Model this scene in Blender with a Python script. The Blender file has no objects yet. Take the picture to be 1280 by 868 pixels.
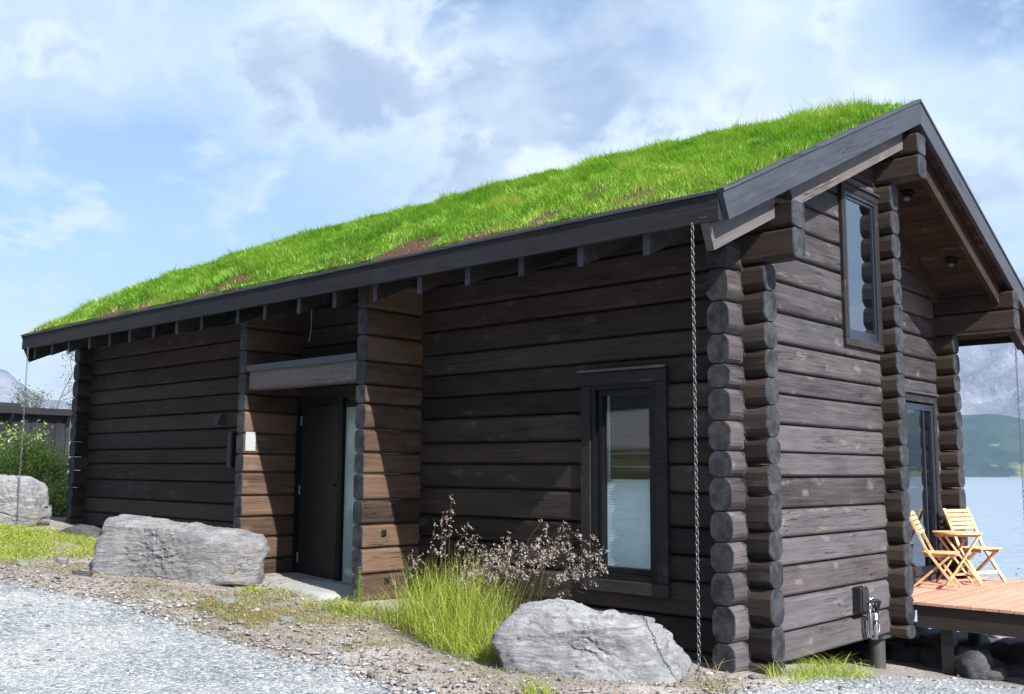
import bpy, bmesh, math, random
import numpy as np
from mathutils import Vector, Matrix

random.seed(7)
RNG = np.random.default_rng(11)
R = math.radians
sc = bpy.context.scene
COL = sc.collection

# ------------------------------------------------------------------ camera
cam_d = bpy.data.cameras.new("camera")
cam = bpy.data.objects.new("camera", cam_d)
COL.objects.link(cam)
sc.camera = cam
cam_d.sensor_width = 36.0
cam_d.lens = 36.0 * 1263.9 / 1280.0
cam_d.clip_start = 0.05
cam_d.clip_end = 40000
yaw, pitch, roll = R(42.825), R(6.924), R(0.352)
CAMP = np.array([4.0326, -7.0132, 1.5216])
fw = Vector((-math.sin(yaw)*math.cos(pitch), math.cos(yaw)*math.cos(pitch), math.sin(pitch)))
rt0 = Vector((math.cos(yaw), math.sin(yaw), 0)); up0 = rt0.cross(fw)
rt = rt0*math.cos(roll)+up0*math.sin(roll); up = up0*math.cos(roll)-rt0*math.sin(roll)
cam.matrix_world = Matrix(((rt.x, up.x, -fw.x, CAMP[0]), (rt.y, up.y, -fw.y, CAMP[1]), (rt.z, up.z, -fw.z, CAMP[2]), (0, 0, 0, 1)))

# ------------------------------------------------------------------ light
SUN = Vector((4.1, -1.0, 3.35)).normalized()          # towards the sun
sun_el = math.asin(SUN.z); sun_az = math.atan2(SUN.x, SUN.y)
sd = bpy.data.lights.new("sun", 'SUN'); sd.energy = 5.0; sd.angle = R(0.53); sd.color = (1.0, 0.965, 0.92)
so = bpy.data.objects.new("sun", sd); COL.objects.link(so)
so.rotation_euler = SUN.to_track_quat('Z', 'Y').to_euler(); so.location = (30, -10, 30)
sc.view_settings.view_transform = 'Standard'; sc.view_settings.look = 'None'
sc.view_settings.gamma = 1.0; sc.view_settings.exposure = 1.25
sc.view_settings.use_curve_mapping = False
sc.render.engine = 'CYCLES'
sc.render.resolution_x, sc.render.resolution_y = 1024, 694
try:
    sc.cycles.max_bounces = 6; sc.cycles.transparent_max_bounces = 12; sc.cycles.volume_bounces = 0
    sc.cycles.caustics_reflective = False; sc.cycles.caustics_refractive = False
except Exception: pass

# ------------------------------------------------------------------ node helper
class NT:
    def __init__(s, tree): s.t = tree; s.n = tree.nodes; s.l = tree.links
    def new(s, typ, **kw):
        n = s.n.new(typ)
        for k, v in kw.items(): setattr(n, k, v)
        return n
    def put(s, sock, v):
        if hasattr(v, 'is_output') or hasattr(v, 'links'): s.l.new(v, sock)
        elif isinstance(v, (tuple, list)):
            if len(v) == 3 and len(sock.default_value) == 4: v = (*v, 1)
            sock.default_value = v
        else: sock.default_value = v
    def math(s, op, a, b=0.0, c=0.0, clamp=False):
        n = s.new('ShaderNodeMath', operation=op, use_clamp=clamp)
        s.put(n.inputs[0], a); s.put(n.inputs[1], b); s.put(n.inputs[2], c); return n.outputs[0]
    def vmath(s, op, a, b=(0, 0, 0)):
        n = s.new('ShaderNodeVectorMath', operation=op)
        s.put(n.inputs[0], a)
        if op == 'SCALE': s.put(n.inputs['Scale'], b); return n.outputs[0]
        s.put(n.inputs[1], b)
        return n.outputs['Value'] if op in ('DOT_PRODUCT', 'LENGTH', 'DISTANCE') else n.outputs[0]
    def noise(s, vec, scale=5, detail=4, rough=.55, dist=0.0, out='Fac'):
        n = s.new('ShaderNodeTexNoise'); n.inputs['Scale'].default_value = scale
        n.inputs['Detail'].default_value = detail; n.inputs['Roughness'].default_value = rough
        n.inputs['Distortion'].default_value = dist
        if vec is not None: s.l.new(vec, n.inputs['Vector'])
        return n.outputs[out]
    def voro(s, vec, scale=5, feature='F1', out='Distance', rand=1.0):
        n = s.new('ShaderNodeTexVoronoi', feature=feature); n.inputs['Scale'].default_value = scale
        n.inputs['Randomness'].default_value = rand
        if vec is not None: s.l.new(vec, n.inputs['Vector'])
        return n.outputs[out]
    def ramp(s, fac, stops, interp='LINEAR'):
        n = s.new('ShaderNodeValToRGB'); n.color_ramp.interpolation = interp
        cr = n.color_ramp
        while len(cr.elements) < len(stops): cr.elements.new(0.5)
        for e, (p, c) in zip(cr.elements, stops):
            e.position = p
            if isinstance(c, (int, float)): c = (c, c, c)
            e.color = (*c, 1)
        s.put(n.inputs[0], fac); return n.outputs[0]
    def step(s, v, a, b):
        n = s.new('ShaderNodeMapRange', interpolation_type='SMOOTHSTEP')
        s.put(n.inputs[0], v); n.inputs[1].default_value = a; n.inputs[2].default_value = b
        n.inputs[3].default_value = 0; n.inputs[4].default_value = 1; return n.outputs[0]
    def mix(s, f, a, b, mode='MIX'):
        n = s.new('ShaderNodeMix', data_type='RGBA', blend_type=mode)
        s.put(n.inputs['Factor'], f); s.put(n.inputs[6], a); s.put(n.inputs[7], b); return n.outputs[2]
    def map(s, vec, scale=(1, 1, 1), loc=(0, 0, 0), rot=(0, 0, 0)):
        n = s.new('ShaderNodeMapping'); s.l.new(vec, n.inputs['Vector'])
        n.inputs['Scale'].default_value = scale; n.inputs['Location'].default_value = loc; n.inputs['Rotation'].default_value = rot
        return n.outputs[0]
    def bump(s, h, strength=.5, dist=.01, normal=None):
        n = s.new('ShaderNodeBump'); n.inputs['Strength'].default_value = strength; n.inputs['Distance'].default_value = dist
        s.l.new(h, n.inputs['Height'])
        if normal is not None: s.l.new(normal, n.inputs['Normal'])
        return n.outputs[0]

def material(name):
    m = bpy.data.materials.new(name); m.use_nodes = True
    t = NT(m.node_tree); b = m.node_tree.nodes['Principled BSDF']
    return m, t, b

# ------------------------------------------------------------------ world: sky with clouds
w = bpy.data.worlds.new("World"); sc.world = w; w.use_nodes = True
t = NT(w.node_tree); bg = w.node_tree.nodes['Background']
sky = t.new('ShaderNodeTexSky', sky_type='NISHITA', sun_disc=False)
sky.sun_elevation = sun_el; sky.sun_rotation = sun_az; sky.altitude = 0.0
sky.air_density = 1.0; sky.dust_density = 0.6; sky.ozone_density = 1.0
SKYK = 0.085
CLOUD_DARK, CLOUD_MID, CLOUD_PALE, CLOUD_WHITE = (.165, .215, .30), (.29, .34, .405), (.335, .415, .485), (.51, .54, .56)
d = t.new('ShaderNodeTexCoord').outputs['Generated']
d = t.vmath('NORMALIZE', d)
sep = t.new('ShaderNodeSeparateXYZ'); t.l.new(d, sep.inputs[0])
zc = t.math('MAXIMUM', sep.outputs[2], 0.02)
zz = t.math('ADD', zc, 0.16)
cmb = t.new('ShaderNodeCombineXYZ')
t.l.new(t.math('DIVIDE', sep.outputs[0], zz), cmb.inputs[0]); t.l.new(t.math('DIVIDE', sep.outputs[1], zz), cmb.inputs[1])
pl = cmb.outputs[0]                                    # cloud-layer plane
wn = t.noise(d, 6.0, 6, .62, out='Color')
wob = t.vmath('SCALE', t.vmath('SUBTRACT', wn, (.5, .5, .5)), 0.10)
dw = t.vmath('ADD', d, wob)
def blob(c, r0, r1, az=1.0, amp=1.0):
    """soft patch of sky round a direction; az squeezes it vertically"""
    c = Vector(c).normalized(); k = (1, 1, az)
    dd = t.vmath('DISTANCE', t.vmath('MULTIPLY', dw, k), (c.x, c.y, c.z*az))
    o = t.step(dd, r1, r0)
    return t.math('MULTIPLY', o, amp) if amp != 1.0 else o
def add(*a):
    o = a[0]
    for q in a[1:]: o = t.math('ADD', o, q)
    return o
veil_n = t.noise(t.map(pl, (1, 1, 1), (3.1, 1.7, 0)), 0.55, 6, .55, .5)
veil = t.step(veil_n, .40, .68)
blues = add(blob((-.895, .38, .215), .04, .26, 1.6, .8), blob((-.545, .742, .396), .00, .12, 1.4, 1.0), blob((-.62, .62, .47), .0, .13, 1.3, .6), blob((-.23, .89, .41), .02, .13, 1.4, .7), blob((-.82, .48, .25), .03, .17, 1.5, .45))
whites = add(blob((-.83, .40, .38), .10, .34, 1.2, 1.2), blob((-.60, .66, .42), .10, .36, 1.2, .9), blob((-.40, .84, .34), .08, .30, 1.2, 1.1), blob((-.88, .36, .12), .04, .26, 2.0, .7), blob((-.62, .72, .28), .02, .16, 1.6), blob((-.655, .665, .33), .01, .10, .8, .5))
veil = t.math('SUBTRACT', t.math('ADD', t.math('MULTIPLY', veil, .75), t.math('MULTIPLY', whites, .52)), blues, clamp=True)
veil = t.math('MULTIPLY', veil, .95)
puff = t.math('MULTIPLY', t.step(t.noise(t.map(d, (1, 1, 2.8)), 15, 6, .62), .50, .66), blob((-.92, .34, .205), .03, .12, 1.8))
cn = t.noise(t.map(d, (1, 1, 1.4), (.3, .2, .1)), 9.0, 9, .64, .3)
grey_b = add(blob((-.742, .563, .362), .03, .15, 1.8, 1.1), blob((-.60, .715, .350), .03, .19, 1.5), blob((-.69, .585, .425), .0, .06, 1.6, .55),
             blob((-.93, .29, .435), .0, .07, 1.6, .9), blob((-.25, .93, .265), .01, .15, 1.7, .9), blob((-.70, .655, .275), .0, .10, 1.8, .7))
other = t.step(t.noise(t.map(pl, (1, 1, 1), (7.3, 2.2, 0)), .9, 3, .5), .56, .72)
# beyond the arc the photograph looks at, further clouds of the same kind drift at random
outw = t.step(t.vmath('DOT_PRODUCT', d, (-.66, .70, .28)), .80, .62)
grey_b = t.math('ADD', grey_b, t.math('MULTIPLY', other, outw), clamp=True)
gv = t.math('ADD', t.math('MULTIPLY', cn, 1.9), t.math('MULTIPLY', grey_b, .42))
grey = t.step(gv, 1.10, 1.42)
glow = t.math('MULTIPLY', t.step(gv, .92, 1.18), t.math('ADD', .30, t.math('MULTIPLY', t.step(t.noise(d, 7, 4, .6), .42, .62), .65)))
gshade = t.noise(t.map(d, (1, 1, 1.8), (2, 1, 4)), 10, 7, .62, .2)
gcol = t.mix(t.step(gshade, .34, .66), CLOUD_DARK, CLOUD_MID)
wcol = t.mix(t.step(t.noise(t.map(d, (1, 1, 1.6)), 5, 6, .6), .3, .7), CLOUD_PALE, CLOUD_WHITE)
skc = t.mix(1.0, sky.outputs[0], (SKYK, SKYK, SKYK), 'MULTIPLY')
c1 = t.mix(veil, skc, wcol)
c1 = t.mix(t.math('MULTIPLY', glow, .65), c1, CLOUD_WHITE)
c1 = t.mix(t.math('MULTIPLY', puff, .8), c1, CLOUD_WHITE)
c1 = t.mix(t.math('MULTIPLY', grey, .82), c1, gcol)
t.l.new(c1, bg.inputs['Color']); bg.inputs['Strength'].default_value = 1.0
try: w.cycles.sampling_method = 'MANUAL'; w.cycles.sample_map_resolution = 512
except Exception: pass

# ------------------------------------------------------------------ numpy noise
def _hash(ix, iy, iz, seed):
    h = (ix.astype(np.int64)*374761393 + iy.astype(np.int64)*668265263 + iz.astype(np.int64)*2147483647 + seed*974711) & 0xffffffff
    h = ((h ^ (h >> 13))*1274126177) & 0xffffffff
    h = (h ^ (h >> 16))
    return (h & 0xffffff)/float(0xffffff)
def vnoise(P, seed=0):
    P = np.asarray(P, float); i = np.floor(P).astype(np.int64); f = P-i; f = f*f*(3-2*f)
    r = 0
    for dx in (0, 1):
        wx = f[:, 0] if dx else 1-f[:, 0]
        for dy in (0, 1):
            wy = f[:, 1] if dy else 1-f[:, 1]
            for dz in (0, 1):
                wz = f[:, 2] if dz else 1-f[:, 2]
                r = r+wx*wy*wz*_hash(i[:, 0]+dx, i[:, 1]+dy, i[:, 2]+dz, seed)
    return r
def fbm(P, oct=4, seed=0, gain=.5):
    P = np.asarray(P, float); a = 1.0; s = 0; tot = 0
    for o in range(oct):
        s = s+a*vnoise(P*(2.0**o)+o*17.3, seed+o*31); tot += a; a *= gain
    return s/tot
def n2(x, y, sc_, oct=4, seed=0):
    x = np.asarray(x, float).ravel(); y = np.asarray(y, float).ravel()
    return fbm(np.stack([x*sc_, y*sc_, np.zeros_like(x)+.5], -1), oct, seed)

# ------------------------------------------------------------------ object helpers
WL = {}
def link(o, parent=None, world=(0, 0, 0)):
    COL.objects.link(o); world = Vector(world)
    if parent is not None:
        o.parent = parent; o.location = world-WL[parent.name]
    else: o.location = world
    WL[o.name] = world
    return o
def empty(name, loc=(0, 0, 0), parent=None):
    o = bpy.data.objects.new(name, None); o.empty_display_size = .2
    return link(o, parent, loc)
def tag(o, label=None, cat=None, group=None, kind=None):
    if label: o['label'] = label
    if cat: o['category'] = cat
    if group: o['group'] = group
    if kind: o['kind'] = kind
    return o
def mesh_obj(name, verts, faces, mat, parent=None, loc=(0, 0, 0), smooth=False, fm=None, rotz=0.0):
    me = bpy.data.meshes.new(name)
    me.from_pydata([tuple(v) for v in verts], [], [tuple(f) for f in faces])
    for m in (mat if isinstance(mat, (list, tuple)) else [mat]): me.materials.append(m)
    if fm is not None: me.polygons.foreach_set('material_index', np.asarray(fm, np.int32))
    if smooth: me.polygons.foreach_set('use_smooth', np.ones(len(me.polygons), bool))
    bm = bmesh.new(); bm.from_mesh(me); bmesh.ops.recalc_face_normals(bm, faces=bm.faces[:]); bm.to_mesh(me); bm.free()
    me.update()
    o = bpy.data.objects.new(name, me); link(o, parent, loc)
    if rotz: o.rotation_euler = (0, 0, rotz)
    return o
def tri_obj(name, V, T, mat, parent=None, loc=(0, 0, 0), smooth=False, attrs=None):
    V = np.asarray(V, np.float32); T = np.asarray(T, np.int32)
    me = bpy.data.meshes.new(name)
    me.vertices.add(len(V)); me.vertices.foreach_set('co', V.ravel())
    me.loops.add(T.size); me.loops.foreach_set('vertex_index', T.ravel())
    me.polygons.add(len(T)); me.polygons.foreach_set('loop_start', np.arange(0, T.size, T.shape[1], dtype=np.int32))
    if smooth: me.polygons.foreach_set('use_smooth', np.ones(len(T), bool))
    if attrs:
        for k, v in attrs.items():
            at = me.attributes.new(k, 'FLOAT', 'POINT'); at.data.foreach_set('value', np.asarray(v, np.float32))
    me.materials.append(mat); me.update(calc_edges=True); me.validate()
    o = bpy.data.objects.new(name, me); return link(o, parent, loc)

BOXF = [(0, 3, 2, 1), (4, 5, 6, 7), (0, 1, 5, 4), (1, 2, 6, 5), (2, 3, 7, 6), (3, 0, 4, 7)]
class MB:                                              # collects shapes for ONE mesh
    def __init__(s): s.v = []; s.f = []
    def add(s, v, f):
        n = len(s.v); s.v += [tuple(q) for q in v]; s.f += [tuple(i+n for i in q) for q in f]; return s
    def box(s, a, b, bev=0.0):
        (x0, y0, z0), (x1, y1, z1) = a, b
        if bev <= 0:
            return s.add([(x0, y0, z0), (x1, y0, z0), (x1, y1, z0), (x0, y1, z0), (x0, y0, z1), (x1, y0, z1), (x1, y1, z1), (x0, y1, z1)], BOXF)
        bm = bmesh.new(); bmesh.ops.create_cube(bm, size=1)
        for v in bm.verts: v.co = Vector(((x0+x1)/2+v.co.x*(x1-x0), (y0+y1)/2+v.co.y*(y1-y0), (z0+z1)/2+v.co.z*(z1-z0)))
        bmesh.ops.bevel(bm, geom=bm.edges[:], offset=bev, segments=1, affect='EDGES', profile=.5)
        s.frombm(bm); return s
    def frombm(s, bm):
        bm.verts.ensure_lookup_table(); bm.verts.index_update()
        s.add([v.co[:] for v in bm.verts], [[v.index for v in f.verts] for f in bm.faces]); bm.free()
    def bar(s, p, q, w, h, upv=(0, 0, 1)):             # a square bar between two points
        p, q = Vector(p), Vector(q); d = (q-p).normalized(); u = Vector(upv)
        a = d.cross(u)
        if a.length < 1e-4: a = d.cross(Vector((1, 0, 0)))
        a.normalize(); b = a.cross(d).normalized(); a = a*w/2; b = b*h/2
        return s.add([p-a-b, p+a-b, p+a+b, p-a+b, q-a-b, q+a-b, q+a+b, q-a+b], BOXF)
    def tube(s, pts, r, n=8, cap=True):
        pts = [Vector(p) for p in pts]; rr = r if isinstance(r, (list, tuple)) else [r]*len(pts)
        base = len(s.v); a = None
        for i, p in enumerate(pts):
            dd = (pts[min(i+1, len(pts)-1)]-pts[max(i-1, 0)]).normalized()
            if a is None:
                a = dd.cross(Vector((0, 0, 1)))
                if a.length < 1e-3: a = dd.cross(Vector((1, 0, 0)))
            a = (a-dd*a.dot(dd)).normalized(); b = dd.cross(a)
            for k in range(n):
                th = 2*math.pi*k/n; s.v.append(tuple(p+(a*math.cos(th)+b*math.sin(th))*rr[i]))
        for i in range(len(pts)-1):
            for k in range(n):
                k2 = (k+1) % n
                s.f.append((base+i*n+k, base+i*n+k2, base+(i+1)*n+k2, base+(i+1)*n+k))
        if cap:
            s.f.append(tuple(base+k for k in range(n))[::-1]); s.f.append(tuple(base+(len(pts)-1)*n+k for k in range(n)))
        return s
    def prism(s, poly, a, b):                          # polygon (u,v) swept: a,b map (u,v)->point
        n = len(poly); v = [a(*p) for p in poly]+[b(*p) for p in poly]
        f = [tuple(range(n))[::-1], tuple(range(n, 2*n))]+[(i, (i+1) % n, n+(i+1) % n, n+i) for i in range(n)]
        return s.add(v, f)
    def build(s, name, mat, parent=None, loc=(0, 0, 0), smooth=False, world=True):
        v = s.v
        if world: L = Vector(loc); v = [(q[0]-L.x, q[1]-L.y, q[2]-L.z) for q in v]
        return mesh_obj(name, v, s.f, mat, parent, loc, smooth)

# ------------------------------------------------------------------ materials
def wood(name, dark, light, streak=None, knots=0.0, cracks=0.0, rough=.66, gx=1.0, spec=.22, blot=.5, grain=1.0, tint=.3):
    m, t, b = material(name)
    tc = t.new('ShaderNodeTexCoord'); oi = t.new('ShaderNodeObjectInfo')
    off = t.new('ShaderNodeCombineXYZ'); rnd = oi.outputs['Random']
    t.l.new(t.math('MULTIPLY', rnd, 91.7), off.inputs[0]); t.l.new(t.math('MULTIPLY', rnd, 37.1), off.inputs[1]); t.l.new(t.math('MULTIPLY', rnd, 53.3), off.inputs[2])
    p = t.vmath('ADD', tc.outputs['Object'], off.outputs[0])
    g1 = t.noise(t.map(p, (1.2*gx, 22, 22)), 1.6, 5, .65, .3)          # long grain
    g2 = t.noise(t.map(p, (3.0*gx, 90, 90)), 1.5, 3, .6)               # fine fibres
    bl = t.noise(t.map(p, (1.0*gx, 3.2, 3.2)), 1.3, 4, .6)             # stain blotches
    fac = t.math('ADD', t.math('MULTIPLY', g1, .55*grain), t.math('ADD', t.math('MULTIPLY', bl, blot), t.math('MULTIPLY', rnd, .40)))
    col = t.mix(t.step(fac, .34, 1.08), dark, light)
    col = t.mix(t.math('MULTIPLY', t.math('FRACT', t.math('MULTIPLY', rnd, 7.31)), tint), col, t.mix(1.0, col, (1.16, .95, .80), 'MULTIPLY'))
    col = t.mix(t.math('MULTIPLY', t.step(g2, .45, .75), .35), col, tuple(c*.45 for c in dark))
    if streak:
        col = t.mix(t.math('MULTIPLY', t.step(t.noise(t.map(p, (.8, 9, 9), (4, 2, 1)), 1.4, 3, .5), .60, .80), .5), col, streak)
    if knots:
        kn = t.voro(t.map(t.vmath('ADD', p, t.vmath('SCALE', t.noise(p, 9, 4, .6, out='Color'), .16)), (1.5, 4.5, 4.5)), 1.3)
        col = t.mix(t.math('MULTIPLY', t.step(kn, .26, .05), knots), col, (.30, .29, .29))
        col = t.mix(t.math('MULTIPLY', t.step(kn, .05, .02), .6), col, (.06, .045, .04))
    hgt = t.math('ADD', t.math('MULTIPLY', g1, .6), t.math('MULTIPLY', g2, .4))
    # drying checks: thin dark splits along the grain
    dc = t.noise(t.map(p, (.45*gx, 13, 13), (1, 7, 2)), 1.5, 3, .5)
    dck = t.math('MULTIPLY', t.step(t.math('ABSOLUTE', t.math('SUBTRACT', dc, .5)), .012, .003), t.step(t.noise(t.map(p, (.8, 2, 2), (5, 1, 8)), 1.2, 2, .5), .52, .60))
    col = t.mix(t.math('MULTIPLY', dck, .8), col, tuple(c*.25 for c in dark))
    hgt = t.math('SUBTRACT', hgt, t.math('MULTIPLY', dck, .8))
    if cracks:
        cn_ = t.noise(t.map(p, (.30, 5.5, 5.5), (2, 5, 3)), 1.5, 3, .5)
        cl = t.step(t.math('ABSOLUTE', t.math('SUBTRACT', cn_, .5)), .007, .001)
        cl = t.math('MULTIPLY', cl, t.step(t.noise(t.map(p, (.9, 1, 1), (9, 9, 9)), 1.3, 2, .5), .50, .60))
        col = t.mix(t.math('MULTIPLY', cl, cracks), col, (.27, .155, .095))
        hgt = t.math('SUBTRACT', hgt, cl)
    t.l.new(col, b.inputs['Base Color'])
    t.l.new(t.math('ADD', t.math('MULTIPLY', g1, .25), rough-.12), b.inputs['Roughness'])
    b.inputs['Specular IOR Level'].default_value = spec
    t.l.new(t.bump(hgt, .7, .008), b.inputs['Normal'])
    return m
M = {}
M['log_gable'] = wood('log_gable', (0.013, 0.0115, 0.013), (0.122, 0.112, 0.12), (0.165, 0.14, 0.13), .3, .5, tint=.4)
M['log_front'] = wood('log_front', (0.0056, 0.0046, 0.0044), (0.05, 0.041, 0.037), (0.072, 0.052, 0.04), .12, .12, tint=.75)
M['log_stub'] = wood('log_stub', (0.024, 0.016, 0.0115), (0.155, 0.1, 0.066), (0.21, 0.135, 0.085), .15, .15)
M['log_side'] = wood('log_side', (0.02, 0.015, 0.012), (0.062, 0.046, 0.037), None, .1, .1)
M['end_grain'] = wood('end_grain', (0.026, 0.028, 0.032), (0.07, 0.074, 0.083), None, .0, .25, gx=14, blot=.6)
def end_grain_mat():
    m, t, b = material('end_grain_rings')
    tc = t.new('ShaderNodeTexCoord'); rnd = t.new('ShaderNodeObjectInfo').outputs['Random']
    p = t.vmath('MULTIPLY', t.vmath('SUBTRACT', tc.outputs['Object'], (0, .012, .115)), (0, 1, 1))
    off = t.new('ShaderNodeCombineXYZ'); t.l.new(t.math('MULTIPLY', rnd, 71.0), off.inputs[0])
    q = t.vmath('ADD', tc.outputs['Object'], off.outputs[0])
    r_ = t.math('ADD', t.vmath('LENGTH', p), t.math('MULTIPLY', t.noise(q, 14, 3, .5), .018))
    ring = t.math('SINE', t.math('MULTIPLY', r_, 620.0))
    blot = t.noise(q, 9, 5, .65); fine = t.noise(q, 120, 3, .6)
    sp = t.new('ShaderNodeSeparateXYZ'); t.l.new(p, sp.inputs[0])
    ang = t.math('ARCTAN2', sp.outputs[2], sp.outputs[1])
    cr = t.math('ABSOLUTE', t.math('SUBTRACT', t.math('FRACT', t.math('ADD', t.math('MULTIPLY', ang, .64), t.math('ADD', t.math('MULTIPLY', rnd, 3.0), t.math('MULTIPLY', t.noise(q, 20, 3, .6), .12)))), .5))
    crk = t.math('MULTIPLY', t.step(cr, .022, .006), t.step(t.noise(q, 11, 2, .5), .44, .54))
    col = t.mix(t.step(blot, .3, .72), (.012, .013, .016), (.060, .063, .072))
    col = t.mix(t.math('MULTIPLY', t.step(ring, -.2, .9), .28), col, (.020, .018, .018))
    col = t.mix(t.math('MULTIPLY', t.step(t.noise(q, 5, 3, .5), .55, .72), .45), col, (.080, .056, .040))
    col = t.mix(t.math('MULTIPLY', crk, .95), col, (.006, .006, .006))
    t.l.new(col, b.inputs['Base Color']); b.inputs['Roughness'].default_value = .7; b.inputs['Specular IOR Level'].default_value = .22
    h = t.math('SUBTRACT', t.math('ADD', t.math('MULTIPLY', ring, .12), t.math('MULTIPLY', fine, .4)), crk)
    t.l.new(t.bump(h, .6, .006), b.inputs['Normal'])
    return m
M['end_grain'] = end_grain_mat()
M['board_blue'] = wood('board_blue', (0.028, 0.032, 0.041), (0.068, 0.075, 0.093), None, .05, .0, blot=.45, tint=.0)
M['fascia'] = wood('fascia', (0.01, 0.01, 0.012), (0.026, 0.027, 0.031), None, .0, .0)
M['board_brown'] = wood('board_brown', (0.03, 0.02, 0.016), (0.065, 0.046, 0.037), (0.08, 0.058, 0.045), .2, .2)
M['rafter_in'] = wood('rafter_in', (0.055, 0.049, 0.05), (0.135, 0.122, 0.122), (0.17, 0.148, 0.14), .2, .2)
M['soffit'] = wood('soffit', (0.026, 0.0155, 0.0115), (0.072, 0.044, 0.031), None, .25, .0)
M['trim'] = wood('trim', (0.013, 0.012, 0.0125), (0.036, 0.033, 0.034), None, .1, .1)
M['shed_board'] = wood('shed_board', (.012, .013, .017), (.030, .032, .042), None, .0, .0)
M['teak'] = wood('teak', (0.5, 0.33, 0.17), (0.72, 0.52, 0.31), None, .0, .0, rough=.5)
M['deck_wood'] = wood('deck_wood', (0.5, 0.255, 0.175), (0.66, 0.37, 0.27), None, .05, .0, rough=.6)
M['deck_edge'] = wood('deck_edge', (.030, .024, .022), (.060, .05, .046), None, .0, .0)  # shade on the deck's edge beam is put into this dark colour

def plain(name, col, rough=.5, metal=0.0, spec=.5, nscale=0, namp=.15, bump=0.0):
    m, t, b = material(name)
    b.inputs['Roughness'].default_value = rough; b.inputs['Metallic'].default_value = metal
    b.inputs['Specular IOR Level'].default_value = spec
    tc = t.new('ShaderNodeTexCoord').outputs['Object']
    n = t.noise(tc, nscale or 9, 4, .6)
    t.l.new(t.mix(n, tuple(c*(1-namp) for c in col), tuple(min(1, c*(1+namp)) for c in col)), b.inputs['Base Color'])
    if bump: t.l.new(t.bump(n, .5, bump), b.inputs['Normal'])
    return m
M['black_frame'] = plain('black_frame', (.006, .006, .007), .4, spec=.25)
M['frame_blue'] = plain('frame_blue', (.020, .026, .038), .35)
M['door'] = plain('door', (.016, .014, .014), .38, nscale=3)
M['steel'] = plain('steel', (.45, .46, .48), .35, 1.0)
M['galv'] = plain('galv', (.30, .31, .33), .5, .8)
M['chain'] = plain('chain', (.16, .165, .18), .4, .8)
M['dark_metal'] = plain('dark_metal', (.05, .052, .06), .45, .6)
M['flashing'] = plain('flashing', (.10, .105, .115), .35, .7)
M['black_plastic'] = plain('black_plastic', (.012, .012, .013), .4)
M['hose'] = plain('hose', (.22, .24, .26), .35)
M['pile'] = plain('pile', (.07, .07, .072), .6, .3, nscale=4, namp=.4)
M['blind'] = plain('blind', (.62, .72, .76), .8)
M['room'] = plain('room', (.05, .045, .04), .8)
M['concrete'] = plain('concrete', (.30, .30, .29), .85, nscale=6, namp=.3, bump=.004)
M['membrane'] = plain('membrane', (.02, .02, .02), .9)

def paper():
    m, t, b = material('paper')
    tc = t.new('ShaderNodeTexCoord').outputs['Object']
    l = t.noise(t.map(tc, (1, 3, 90)), 1.0, 1, .5)
    t.l.new(t.mix(t.math('MULTIPLY', t.step(l, .56, .62), .35), (.34, .35, .36), (.16, .17, .18)), b.inputs['Base Color'])
    b.inputs['Roughness'].default_value = .6
    return m
M['paper'] = paper()

def glass(name, ior, tint=(.9, .95, .96), rough=0.004, body=None, bodyf=0.0):
    m = bpy.data.materials.new(name); m.use_nodes = True; t = NT(m.node_tree); t.n.clear()
    out = t.new('ShaderNodeOutputMaterial')
    tr = t.new('ShaderNodeBsdfTransparent'); tr.inputs[0].default_value = (*tint, 1)
    gl = t.new('ShaderNodeBsdfGlossy'); gl.inputs[0].default_value = (.95, .97, 1, 1); gl.inputs['Roughness'].default_value = rough
    tc = t.new('ShaderNodeTexCoord').outputs['Object']
    nb = t.bump(t.noise(tc, 1.3, 1, .5), .06, .02); t.l.new(nb, gl.inputs['Normal'])
    fr = t.new('ShaderNodeFresnel'); fr.inputs[0].default_value = ior
    mx = t.new('ShaderNodeMixShader'); base = tr.outputs[0]
    if body:
        df = t.new('ShaderNodeBsdfDiffuse'); df.inputs[0].default_value = (*body, 1)
        mb = t.new('ShaderNodeMixShader'); mb.inputs[0].default_value = bodyf
        t.l.new(tr.outputs[0], mb.inputs[1]); t.l.new(df.outputs[0], mb.inputs[2]); base = mb.outputs[0]
    ge = t.new('ShaderNodeNewGeometry')
    t.l.new(t.math('MULTIPLY', fr.outputs[0], t.math('SUBTRACT', 1.0, ge.outputs['Backfacing'])), mx.inputs[0]); t.l.new(base, mx.inputs[1]); t.l.new(gl.outputs[0], mx.inputs[2])
    t.l.new(mx.outputs[0], out.inputs[0]); return m
M['glass'] = glass('glass', 2.0)
M['glass_coated'] = glass('glass_coated', 3.4)
M['glass_green'] = glass('glass_green', 1.7, (.6, .75, .72), .05, (.45, .58, .57), .55)

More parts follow.
